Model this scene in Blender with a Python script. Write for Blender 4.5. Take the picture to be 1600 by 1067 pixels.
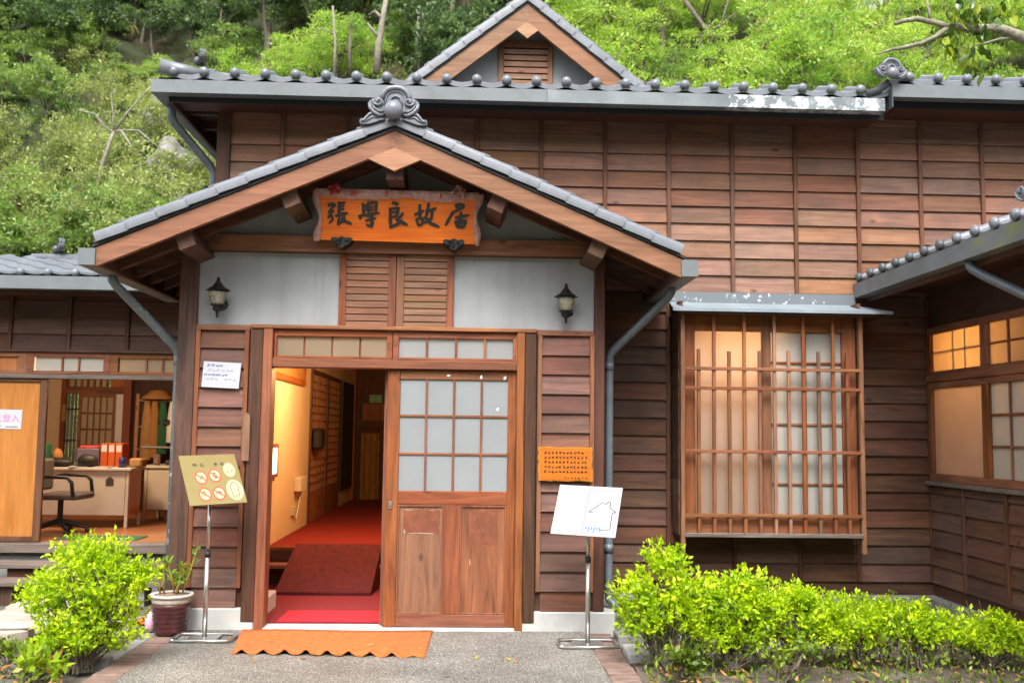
import bpy, bmesh, math, random
import numpy as np
from mathutils import Vector, Matrix, Euler
random.seed(7); rng = np.random.default_rng(7)
R = math.radians
for o in list(bpy.data.objects): bpy.data.objects.remove(o)
S = bpy.context.scene
COL = S.collection

# ------------------------------------------------------------------ camera
cam_d = bpy.data.cameras.new('camera'); cam = bpy.data.objects.new('camera', cam_d); COL.objects.link(cam)
cam_d.sensor_width = 36; cam_d.lens = 36*1540/1600; cam_d.clip_start = .05; cam_d.clip_end = 500
def cam_axes(yaw, pitch, roll):
    f = Vector((math.sin(yaw)*math.cos(pitch), math.cos(yaw)*math.cos(pitch), math.sin(pitch)))
    r = Vector((math.cos(yaw), -math.sin(yaw), 0)); u = r.cross(f)
    return r*math.cos(roll)+u*math.sin(roll), u*math.cos(roll)-r*math.sin(roll), f
_r, _u, _f = cam_axes(R(2.3), R(5.25), R(.74))
_m = Matrix((_r, _u, -_f)).transposed().to_4x4(); _m.translation = (.596, -7.928, 1.55)
cam.matrix_world = _m
S.camera = cam
cam_d.dof.use_dof = True; cam_d.dof.focus_distance = 8.2; cam_d.dof.aperture_fstop = 2.4

# ------------------------------------------------------------------ world, sun, exposure
SUN_EL, SUN_AZ = R(54), R(186)          # overcast, light from high above and behind the camera
w = bpy.data.worlds.new('World'); S.world = w; w.use_nodes = True
wn = w.node_tree; wn.nodes.clear()
sky = wn.nodes.new('ShaderNodeTexSky'); sky.sky_type = 'NISHITA'; sky.sun_disc = False
sky.sun_elevation = SUN_EL; sky.sun_rotation = SUN_AZ; sky.dust_density = 4; sky.air_density = 1
hs = wn.nodes.new('ShaderNodeHueSaturation'); hs.inputs['Saturation'].default_value = .28
bg = wn.nodes.new('ShaderNodeBackground'); bg.inputs['Strength'].default_value = .15
wo = wn.nodes.new('ShaderNodeOutputWorld')
wn.links.new(sky.outputs[0], hs.inputs['Color']); wn.links.new(hs.outputs[0], bg.inputs[0]); wn.links.new(bg.outputs[0], wo.inputs[0])
sl = bpy.data.lights.new('sun', 'SUN'); sl.energy = 1.1; sl.angle = R(24); sl.color = (1, .96, .9)
so = bpy.data.objects.new('sun', sl); COL.objects.link(so)
sd = Vector((math.sin(SUN_AZ)*math.cos(SUN_EL), math.cos(SUN_AZ)*math.cos(SUN_EL), math.sin(SUN_EL)))
so.rotation_euler = sd.to_track_quat('Z', 'Y').to_euler(); so.location = sd*40
S.view_settings.view_transform = 'Standard'; S.view_settings.look = 'None'
S.view_settings.gamma = 1; S.view_settings.exposure = 1.55
S.render.engine = 'CYCLES'; S.cycles.use_denoising = True; S.cycles.max_bounces = 6; S.cycles.diffuse_bounces = 3; S.cycles.glossy_bounces = 2; S.cycles.volume_bounces = 0; S.cycles.transparent_max_bounces = 6
S.cycles.sample_clamp_indirect = 4; S.cycles.use_adaptive_sampling = True; S.cycles.adaptive_threshold = .025
S.cycles.caustics_reflective = False; S.cycles.caustics_refractive = False

# ------------------------------------------------------------------ materials
def nodes(name):
    m = bpy.data.materials.new(name); m.use_nodes = True; n = m.node_tree
    b = n.nodes['Principled BSDF']; return m, n, b
def N(n, t, **kw):
    x = n.nodes.new('ShaderNode'+t)
    for k, v in kw.items():
        if k.startswith('i_'): x.inputs[k[2:].replace('_', ' ')].default_value = v
        else: setattr(x, k, v)
    return x
def ramp(n, fac, stops):
    r = N(n, 'ValToRGB'); e = r.color_ramp.elements
    while len(e) < len(stops): e.new(.5)
    for q, (p, c) in zip(e, stops): q.position = p; q.color = (*c, 1) if len(c) == 3 else c
    n.links.new(fac, r.inputs[0]); return r.outputs[0]
def mixc(n, fac, a, b, mode='MIX'):
    x = N(n, 'Mix', data_type='RGBA', blend_type=mode)
    for s, v in ((0, fac), (6, a), (7, b)):
        if hasattr(v, 'default_value'): n.links.new(v, x.inputs[s])
        else: x.inputs[s].default_value = v if not isinstance(v, tuple) else (*v, 1)[:4]
    return x.outputs[2]
def math_(n, op, a, b=None):
    x = N(n, 'Math', operation=op)
    for i, v in enumerate((a, b)):
        if v is None: continue
        if hasattr(v, 'default_value'): n.links.new(v, x.inputs[i])
        else: x.inputs[i].default_value = v
    return x.outputs[0]
def coords(n, scale, spread=True, src='Object'):
    tc = N(n, 'TexCoord'); mp = N(n, 'Mapping'); mp.inputs['Scale'].default_value = scale
    if spread:
        oi = N(n, 'ObjectInfo'); k = N(n, 'VectorMath', operation='SCALE'); k.inputs['Scale'].default_value = 1
        cmb = N(n, 'CombineXYZ')
        for i, f in enumerate((53.1, 91.7, 37.3)):
            n.links.new(math_(n, 'MULTIPLY', oi.outputs['Random'], f), cmb.inputs[i])
        ad = N(n, 'VectorMath', operation='ADD'); n.links.new(tc.outputs[src], ad.inputs[0]); n.links.new(cmb.outputs[0], ad.inputs[1])
        n.links.new(ad.outputs[0], mp.inputs[0])
    else: n.links.new(tc.outputs[src], mp.inputs[0])
    return mp.outputs[0]
def noise(n, vec, scale, detail=6, rough=.6, dist=0.):
    x = N(n, 'TexNoise'); x.inputs['Scale'].default_value = scale; x.inputs['Detail'].default_value = detail
    x.inputs['Roughness'].default_value = rough; x.inputs['Distortion'].default_value = dist
    n.links.new(vec, x.inputs['Vector']); return x.outputs['Fac']
MATS = {}
def wood(name, dark, light, axis='X', rough=.55, var=.28, knots=True, grey=.25, bump=.25):
    m, n, b = nodes(name)
    al, ac = 1.1, 13.
    sc = {'X': (al, ac, ac), 'Y': (ac, al, ac), 'Z': (ac, ac, al)}[axis]
    v = coords(n, sc)
    g = noise(n, v, 1.0, 5, .6, 1.4)
    c = ramp(n, g, [(.3, dark), (.5, tuple((a+q)/2 for a, q in zip(dark, light))), (.72, light)])
    sc2 = {'X': (3, 190, 190), 'Y': (190, 3, 190), 'Z': (190, 190, 3)}[axis]
    fib = noise(n, coords(n, sc2), 1., 3, .7, .2)
    c = mixc(n, .75, c, ramp(n, fib, [(.3, (.66, .62, .60)), (.62, (1.1, 1.1, 1.1))]), 'MULTIPLY')
    if knots:
        sk = {'X': (3.2, 6, 6), 'Y': (6, 3.2, 6), 'Z': (6, 6, 3.2)}[axis]
        vo = N(n, 'TexVoronoi'); vo.inputs['Scale'].default_value = 1.; n.links.new(coords(n, sk), vo.inputs['Vector'])
        kf = ramp(n, vo.outputs['Distance'], [(.05, (1, 1, 1)), (.15, (0, 0, 0))])
        gate = ramp(n, vo.outputs['Color'], [(.62, (0, 0, 0)), (.66, (1, 1, 1))])
        kk = math_(n, 'MULTIPLY', kf, gate)
        c = mixc(n, math_(n, 'MULTIPLY', kk, .75), c, tuple(x*.28 for x in dark))
    # weather stains with a shape of their own
    st = noise(n, coords(n, (1.3, 1.3, 1.3)), 2.2, 6, .65, .4)
    c = mixc(n, ramp(n, st, [(.46, (0, 0, 0)), (.74, (grey, grey, grey))]), c, tuple(.55*(sum(dark)/3)+.12*x for x in light))
    oi = N(n, 'ObjectInfo'); h = N(n, 'HueSaturation')
    mr = N(n, 'MapRange'); mr.inputs['To Min'].default_value = 1-var; mr.inputs['To Max'].default_value = 1+var
    n.links.new(oi.outputs['Random'], mr.inputs[0]); n.links.new(mr.outputs[0], h.inputs['Value'])
    fr = math_(n, 'FRACT', math_(n, 'MULTIPLY', oi.outputs['Random'], 17.3))
    mr2 = N(n, 'MapRange'); mr2.inputs['To Min'].default_value = .493; mr2.inputs['To Max'].default_value = .510
    n.links.new(fr, mr2.inputs[0]); n.links.new(mr2.outputs[0], h.inputs['Hue'])
    fr3 = math_(n, 'FRACT', math_(n, 'MULTIPLY', oi.outputs['Random'], 41.9)); mr3 = N(n, 'MapRange'); mr3.inputs['To Min'].default_value = 1-1.0*var; mr3.inputs['To Max'].default_value = 1.06
    n.links.new(fr3, mr3.inputs[0]); n.links.new(mr3.outputs[0], h.inputs['Saturation'])
    n.links.new(c, h.inputs['Color']); n.links.new(h.outputs[0], b.inputs['Base Color'])
    rr = N(n, 'MapRange'); rr.inputs['To Min'].default_value = rough-.12; rr.inputs['To Max'].default_value = rough+.15
    n.links.new(g, rr.inputs[0]); n.links.new(rr.outputs[0], b.inputs['Roughness']); b.inputs['Specular IOR Level'].default_value = .3
    bp = N(n, 'Bump'); bp.inputs['Strength'].default_value = bump; bp.inputs['Distance'].default_value = .004
    n.links.new(fib, bp.inputs['Height']); n.links.new(bp.outputs[0], b.inputs['Normal'])
    MATS[name] = m; return m
def plain(name, col, rough=.5, metal=0., mott=.15, scale=6., bump=0., col2=None, src='Object', spread=False, spec=.5, detail=6):
    m, n, b = nodes(name)
    v = coords(n, (1, 1, 1), spread, src); f = noise(n, v, scale, detail, .65)
    lo = tuple(c*(1-mott) for c in col); hi = col2 or tuple(min(1, c*(1+mott)) for c in col)
    n.links.new(ramp(n, f, [(.3, lo), (.7, hi)]), b.inputs['Base Color'])
    b.inputs['Roughness'].default_value = rough; b.inputs['Metallic'].default_value = metal; b.inputs['Specular IOR Level'].default_value = spec
    if bump:
        f2 = noise(n, v, scale*7, 4); bp = N(n, 'Bump'); bp.inputs['Strength'].default_value = bump; bp.inputs['Distance'].default_value = .01
        n.links.new(f2, bp.inputs['Height']); n.links.new(bp.outputs[0], b.inputs['Normal'])
    MATS[name] = m; return m
def emit(name, col, st):
    m, n, b = nodes(name); b.inputs['Base Color'].default_value = (*col, 1)
    b.inputs['Emission Color'].default_value = (*col, 1); b.inputs['Emission Strength'].default_value = st; MATS[name] = m; return m
def frosted(name, col, trans=.5, rough=.25, gloss=.5, clear=0.):
    """frosted glass or paper-backed glass: a milky sheet with a glossy outer face that lets some light through"""
    m, n, b = nodes(name); n.nodes.remove(b); out = n.nodes['Material Output']
    v = coords(n, (1, 1, 1), True); f = noise(n, v, 2.5, 4)
    c = ramp(n, f, [(.3, tuple(x*.9 for x in col)), (.7, col)])
    d = N(n, 'BsdfDiffuse'); t = N(n, 'BsdfTranslucent'); g = N(n, 'BsdfGlossy'); g.inputs['Roughness'].default_value = rough
    n.links.new(c, d.inputs[0]); n.links.new(c, t.inputs[0])
    m1 = N(n, 'MixShader'); m1.inputs[0].default_value = trans; n.links.new(d.outputs[0], m1.inputs[1]); n.links.new(t.outputs[0], m1.inputs[2])
    fr = N(n, 'Fresnel'); fr.inputs[0].default_value = 1.45; k = math_(n, 'MULTIPLY', fr.outputs[0], gloss*2)
    m2 = N(n, 'MixShader'); n.links.new(k, m2.inputs[0]); n.links.new(m1.outputs[0], m2.inputs[1]); n.links.new(g.outputs[0], m2.inputs[2])
    if clear:
        tr = N(n, 'BsdfTransparent'); m3 = N(n, 'MixShader'); m3.inputs[0].default_value = clear; n.links.new(m2.outputs[0], m3.inputs[1]); n.links.new(tr.outputs[0], m3.inputs[2]); n.links.new(m3.outputs[0], out.inputs[0])
    else: n.links.new(m2.outputs[0], out.inputs[0])
    MATS[name] = m; return m
def leafmat(name, c1, c2, c3=None, trans=.4, nscale=1.2, rough=.45):
    m, n, b = nodes(name); n.nodes.remove(b); out = n.nodes['Material Output']
    ge = N(n, 'NewGeometry'); f = noise(n, ge.outputs['Position'], nscale, 4, .6)
    c = ramp(n, f, [(.35, c1), (.65, c2)])
    rnd = ramp(n, ge.outputs['Random Per Island'], [(0, (.6, .62, .6)), (.5, (1, 1, 1)), (1, (1.35, 1.3, 1.1))])
    c = mixc(n, 1., c, rnd, 'MULTIPLY')
    if c3:
        gt = ramp(n, math_(n, 'FRACT', math_(n, 'MULTIPLY', ge.outputs['Random Per Island'], 13.7)), [(.9, (0, 0, 0)), (.93, (1, 1, 1))])
        c = mixc(n, gt, c, c3)
    p = N(n, 'BsdfPrincipled'); p.inputs['Roughness'].default_value = rough; n.links.new(c, p.inputs['Base Color'])
    t = N(n, 'BsdfTranslucent'); n.links.new(mixc(n, 1., c, (1.15, 1.2, .6), 'MULTIPLY'), t.inputs[0])
    mx = N(n, 'MixShader'); mx.inputs[0].default_value = trans
    n.links.new(p.outputs[0], mx.inputs[1]); n.links.new(t.outputs[0], mx.inputs[2]); n.links.new(mx.outputs[0], out.inputs[0])
    MATS[name] = m; return m

for ax in 'XYZ':
    wood('trim_'+ax, (.135, .042, .017), (.345, .118, .045), ax, .55, .16, ax != 'Y', .2)          # orange-brown door and window joinery
    wood('dark_'+ax, (.046, .019, .011), (.135, .052, .027), ax, .6, .2, False, .3)               # dark weathered posts
    wood('rake_'+ax, (.19, .088, .048), (.335, .162, .092), ax, .5, .1, True, .12)               # pale gable timbers
wood('purlin', (.06, .028, .016), (.17, .078, .042), 'Y', .6, .1, False, .3)
wood('pendant', (.30, .15, .08), (.45, .24, .135), 'X', .5, .03, False, .05)
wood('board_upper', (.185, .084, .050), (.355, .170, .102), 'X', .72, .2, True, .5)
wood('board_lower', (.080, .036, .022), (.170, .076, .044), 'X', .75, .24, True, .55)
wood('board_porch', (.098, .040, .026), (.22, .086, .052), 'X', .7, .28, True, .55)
wood('batten_upper', (.09, .038, .022), (.21, .088, .045), 'Z', .6, .15, False, .3)
wood('lattice_Z', (.155, .055, .023), (.37, .14, .056), 'Z', .55, .2, False, .25)
wood('lattice_X', (.155, .055, .023), (.37, .14, .056), 'X', .55, .2, False, .25)
wood('grey_tread', (.10, .075, .062), (.23, .185, .16), 'X', .75, .1, True, .3)
wood('ply', (.36, .135, .045), (.50, .205, .072), 'Z', .4, .05, False, .05, .08)
plain('worn_red', (.19, .06, .028), .5, 0, .35, 14)
wood('sign_orange', (.86, .185, .008), (.95, .27, .012), 'X', .35, .02, False, .0, .06)
wood('plaque_orange', (.52, .12, .008), (.62, .17, .012), 'X', .4, .02, False, .0, .06)
plain('plaque_edge', (.50, .20, .02), .35, 0, .4, 30, .2)
def streaked(name, base, stain, rough, st_amt, sx=(7, 7, .5), spots=None):
    m, n, b = nodes(name); v = coords(n, (1, 1, 1), name.startswith('tile'))
    c = ramp(n, noise(n, v, 3.5, 7, .65), [(.3, tuple(x*.88 for x in base)), (.7, tuple(x*1.08 for x in base))])
    k = noise(n, coords(n, sx, name.startswith('tile')), 1.3, 6, .65)
    c = mixc(n, ramp(n, k, [(.48, (0, 0, 0)), (.78, (st_amt,)*3)]), c, stain)
    if spots:
        q = noise(n, v, 26, 8, .75); c = mixc(n, ramp(n, q, [(.60, (0, 0, 0)), (.70, (.55,)*3)]), c, spots)
    n.links.new(c, b.inputs['Base Color']); b.inputs['Roughness'].default_value = rough
    rr = N(n, 'MapRange'); rr.inputs['To Min'].default_value = rough-.08; rr.inputs['To Max'].default_value = min(1, rough+.2); n.links.new(k, rr.inputs[0]); n.links.new(rr.outputs[0], b.inputs['Roughness'])
    bp = N(n, 'Bump'); bp.inputs['Strength'].default_value = .15; bp.inputs['Distance'].default_value = .006; n.links.new(noise(n, v, 45, 5), bp.inputs['Height']); n.links.new(bp.outputs[0], b.inputs['Normal']); MATS[name] = m
streaked('plaster', (.33, .345, .355), (.24, .245, .235), .85, .55)
streaked('tile', (.165, .18, .205), (.08, .085, .088), .24, .7, (4, 4, 2.5), (.30, .31, .30))
streaked('tile_dark', (.085, .092, .10), (.05, .052, .05), .36, .7, (4, 4, 2.5), (.17, .175, .16))
streaked('gutter', (.155, .175, .185), (.085, .09, .09), .4, .7, (2.5, 2.5, 3.5))
plain('cream', (.62, .50, .34), .85, 0, .06, 2, .05)
plain('pipe', (.13, .155, .175), .38, .1, .3, 4)
plain('flash', (.27, .33, .37), .4, .2, .2, 3)
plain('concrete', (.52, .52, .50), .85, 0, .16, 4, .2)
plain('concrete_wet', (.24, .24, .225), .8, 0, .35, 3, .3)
plain('stone', (.40, .34, .285), .85, 0, .3, 7, .4, spread=True)
plain('brick', (.20, .13, .105), .85, 0, .35, 12, .4, spread=True)
plain('soil', (.10, .08, .062), .95, 0, .5, 5, .6)
plain('iron', (.012, .012, .013), .45, .3, .4, 30, .2)
plain('black', (.012, .012, .013), .6, 0, .2, 20)
plain('steel', (.52, .51, .48), .28, .9, .08, 20)
plain('white_paper', (.46, .47, .51), .6, 0, .02, 3)
plain('sign_white', (.35, .355, .38), .35, 0, .03, 3)
plain('white_paint', (.74, .75, .76), .5, 0, .06, 8)
plain('carpet_red', (.22, .009, .010), .95, 0, .4, 60, .8)
plain('carpet_dark', (.21, .010, .018), .95, 0, .4, 40, .8, detail=10)
plain('mat_red', (.62, .012, .03), .95, 0, .35, 40, .8, detail=10)
plain('mat_orange', (.56, .15, .035), .95, 0, .4, 26, 1., detail=12)
plain('ramp_maroon', (.105, .008, .012), .9, 0, .45, 18, .8, detail=10)
plain('ribbon', (.50, .22, .20), .75, 0, .35, 25, .2, col2=(.55, .36, .32))
plain('ribbon_red', (.44, .05, .055), .7, 0, .35, 25, .2)
plain('ink', (.018, .021, .02), .45, 0, .2, 20)
plain('office_cream', (.56, .54, .48), .5, 0, .05, 5)
plain('chair_cloth', (.09, .075, .07), .9, 0, .2, 60, .2)
plain('green_cloth', (.015, .10, .045), .8, 0, .2, 20)
plain('tan_cloth', (.34, .20, .08), .85, 0, .3, 12)
plain('purple_box', (.12, .10, .15), .6, 0, .1, 6)
plain('orange_file', (.42, .075, .012), .5, 0, .05, 6)
plain('blue_cup', (.02, .03, .18), .3, 0, .05, 6)
plain('straw', (.34, .17, .05), .8, 0, .25, 50, .3)
plain('wood_floor', (.36, .15, .06), .3, 0, .25, 2.5)
plain('pot_maroon', (.075, .020, .022), .25, 0, .25, 14)
plain('pot_rim', (.60, .57, .50), .35, 0, .08, 12)
plain('panel_gold', (.235, .185, .062), .4, 0, .08, 4)
plain('label_cream', (.42, .385, .235), .5, 0, .03, 10)
plain('label_red', (.45, .09, .05), .5, 0, .05, 10)
plain('label_grey', (.06, .055, .05), .5, 0, .05, 10)
plain('label_green', (.12, .22, .04), .5, 0, .05, 10)
plain('lilac', (.27, .235, .36), .6, 0, .03, 10)
plain('ink_blue', (.10, .16, .36), .6, 0, .05, 10)
plain('ink_magenta', (.60, .10, .33), .6, 0, .05, 10)
plain('bark', (.13, .105, .08), .9, 0, .45, 12, .7)
plain('bark_pale', (.23, .205, .16), .9, 0, .4, 9, .6)
plain('lichen_bark', (.22, .18, .12), .9, 0, .5, 16, .8, col2=(.38, .37, .27))
plain('rock', (.26, .245, .22), .9, 0, .4, 1.6, .8)
plain('plastic_white', (.66, .66, .66), .4, 0, .05, 5)
plain('hose_orange', (.70, .26, .02), .5, 0, .1, 5)
plain('pink_bag', (.72, .42, .55), .5, 0, .15, 12)
plain('dry_leaf', (.30, .10, .035), .8, 0, .5, 20, spread=True, col2=(.42, .24, .06))
plain('yellow_leaf', (.50, .33, .03), .7, 0, .3, 20)
plain('bamboo', (.20, .17, .13), .6, 0, .3, 8)
frosted('glass_milky', (.50, .54, .56), .35, .08, .9, .22)
frosted('glass_paper', (.58, .57, .53), .3, .1, .8, .1)
frosted('glass_pink', (.56, .44, .36), .45, .05, .9, .12)
frosted('glass_warm', (.62, .52, .38), .65, .15, .4)
frosted('paper_shoji', (.72, .62, .46), .6, .6, .05)
emit('bulb_warm', (1, .62, .25), 12)
emit('lit_panel', (1, .93, .75), 3.0)
emit('window_glow_green', (.14, .30, .12), .015)  # faint emission makes the small green end windows glow, no lamp there
leafmat('leaf_gold', (.34, .54, .010), (.66, .80, .016), (.22, .36, .02), .40, 6, .55)
leafmat('leaf_low', (.09, .17, .015), (.26, .36, .025), (.16, .07, .03), .35, 4)
leafmat('leaf_bright', (.24, .42, .08), (.48, .64, .14), (.50, .44, .15), .45, .5)
leafmat('leaf_mid', (.15, .27, .08), (.33, .46, .14), (.42, .42, .16), .4, .6)  # green paled so the foliage colour carries a hazy look
leafmat('leaf_dark', (.048, .095, .048), (.13, .22, .09), (.30, .36, .12), .35, .7)
leafmat('leaf_pale', (.21, .28, .10), (.42, .48, .18), (.36, .27, .16), .4, .8)
leafmat('leaf_gloss', (.02, .06, .012), (.10, .17, .015), None, .25, 30, .2)
leafmat('leaf_young', (.22, .30, .02), (.36, .42, .03), None, .4, 30, .3)
leafmat('leaf_pot', (.13, .26, .03), (.28, .42, .05), (.42, .30, .05), .3, 9)
leafmat('leaf_lime', (.26, .42, .02), (.42, .55, .03), (.45, .22, .04), .4, 2)
leafmat('grass', (.10, .17, .03), (.24, .28, .07), (.35, .28, .12), .3, 2)

def peel(name):
    m, n, b = nodes(name); v = coords(n, (1, 1, 1), False); tc = N(n, 'SeparateXYZ'); n.links.new(v, tc.inputs[0])
    f = noise(n, v, 9, 10, .75); gx = N(n, 'MapRange'); gx.inputs['From Min'].default_value = 2.45; gx.inputs['From Max'].default_value = 2.8
    gx.inputs['To Min'].default_value = -.35; gx.inputs['To Max'].default_value = .01; n.links.new(tc.outputs[0], gx.inputs[0])
    mk = ramp(n, math_(n, 'ADD', f, gx.outputs[0]), [(.5, (0, 0, 0)), (.53, (1, 1, 1))])
    f2 = noise(n, v, 3, 6); c = ramp(n, f2, [(.3, (.12, .14, .15)), (.7, (.22, .25, .26))])
    n.links.new(mixc(n, mk, c, (.50, .53, .56)), b.inputs['Base Color']); b.inputs['Roughness'].default_value = .4
    MATS[name] = m
peel('gutter_peeling')
def moss(name):
    m, n, b = nodes(name); v = coords(n, (1, 1, 1), False); f = noise(n, v, 5, 8, .7); sx = N(n, 'SeparateXYZ'); n.links.new(v, sx.inputs[0])
    g = N(n, 'MapRange'); g.inputs['From Min'].default_value = -.9; g.inputs['From Max'].default_value = -1.2; g.inputs['To Min'].default_value = -.3; g.inputs['To Max'].default_value = .06
    n.links.new(sx.outputs[1], g.inputs[0])
    mk = ramp(n, math_(n, 'ADD', f, g.outputs[0]), [(.54, (0, 0, 0)), (.66, (.6, .6, .6))])
    c = ramp(n, noise(n, v, 3, 6), [(.3, (.10, .12, .13)), (.7, (.17, .195, .21))])
    n.links.new(mixc(n, mk, c, (.20, .22, .03)), b.inputs['Base Color']); b.inputs['Roughness'].default_value = .5; MATS[name] = m
moss('gutter_mossy')
def flaky(name):
    m, n, b = nodes(name); v = coords(n, (1, 1, 1), False); f = noise(n, v, 16, 6, .7)
    mk = ramp(n, f, [(.60, (0, 0, 0)), (.63, (1, 1, 1))])
    n.links.new(mixc(n, mk, (.15, .175, .19), (.62, .66, .70)), b.inputs['Base Color']); b.inputs['Roughness'].default_value = .4; MATS[name] = m
flaky('pipe_flaky'); flaky('flash_flaky')
def aggregate(name):
    m, n, b = nodes(name); v = coords(n, (1, 1, 1), False)
    vo = N(n, 'TexVoronoi'); vo.inputs['Scale'].default_value = 120; n.links.new(v, vo.inputs['Vector'])
    peb = ramp(n, vo.outputs['Color'], [(.1, (.22, .21, .195)), (.5, (.37, .355, .325)), (.9, (.62, .60, .54))])
    gap = ramp(n, vo.outputs['Distance'], [(.25, (1, 1, 1)), (.55, (.35, .34, .32))])
    c = mixc(n, 1., peb, gap, 'MULTIPLY')
    big = noise(n, v, 1.1, 6, .65, .3)
    c = mixc(n, .8, c, ramp(n, big, [(.35, (.62, .60, .56)), (.65, (1.25, 1.25, 1.25))]), 'MULTIPLY')
    n.links.new(c, b.inputs['Base Color']); b.inputs['Roughness'].default_value = .75
    bp = N(n, 'Bump'); bp.inputs['Strength'].default_value = .8; bp.inputs['Distance'].default_value = .006; bp.invert = True
    n.links.new(vo.outputs['Distance'], bp.inputs['Height']); n.links.new(bp.outputs[0], b.inputs['Normal']); MATS[name] = m
aggregate('aggregate')
def ground_mat(name):
    m, n, b = nodes(name); v = coords(n, (1, 1, 1), False)
    a = noise(n, v, 1.6, 8, .7); c = ramp(n, a, [(.3, (.075, .063, .05)), (.55, (.15, .127, .105)), (.75, (.22, .20, .17))])
    g = noise(n, v, 4, 8, .75); c = mixc(n, ramp(n, g, [(.52, (0, 0, 0)), (.6, (.8, .8, .8))]), c, (.07, .13, .03))
    n.links.new(c, b.inputs['Base Color']); b.inputs['Roughness'].default_value = .95
    bp = N(n, 'Bump'); bp.inputs['Strength'].default_value = .7; bp.inputs['Distance'].default_value = .02
    n.links.new(noise(n, v, 30, 6), bp.inputs['Height']); n.links.new(bp.outputs[0], b.inputs['Normal']); MATS[name] = m
ground_mat('ground_soil')
def hill_mat(name):
    m, n, b = nodes(name); v = coords(n, (1, 1, 1), False)
    a = noise(n, v, .5, 8, .7); c = ramp(n, a, [(.3, (.03, .05, .018)), (.5, (.07, .085, .03)), (.62, (.17, .125, .085)), (.75, (.20, .185, .15))])
    f = noise(n, v, 6, 8, .75); c = mixc(n, .7, c, ramp(n, f, [(.3, (.35, .35, .3)), (.7, (1.4, 1.4, 1.2))]), 'MULTIPLY')
    n.links.new(c, b.inputs['Base Color']); b.inputs['Roughness'].default_value = 1
    bp = N(n, 'Bump'); bp.inputs['Strength'].default_value = 1; bp.inputs['Distance'].default_value = .25
    n.links.new(f, bp.inputs['Height']); n.links.new(bp.outputs[0], b.inputs['Normal']); MATS[name] = m
hill_mat('hill')
plain('sky_block_slope', (.05, .07, .03), 1., 0, .5, 1.5, .5)  # dark surface of the added light-blocking hill, keeps its bounce low

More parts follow.
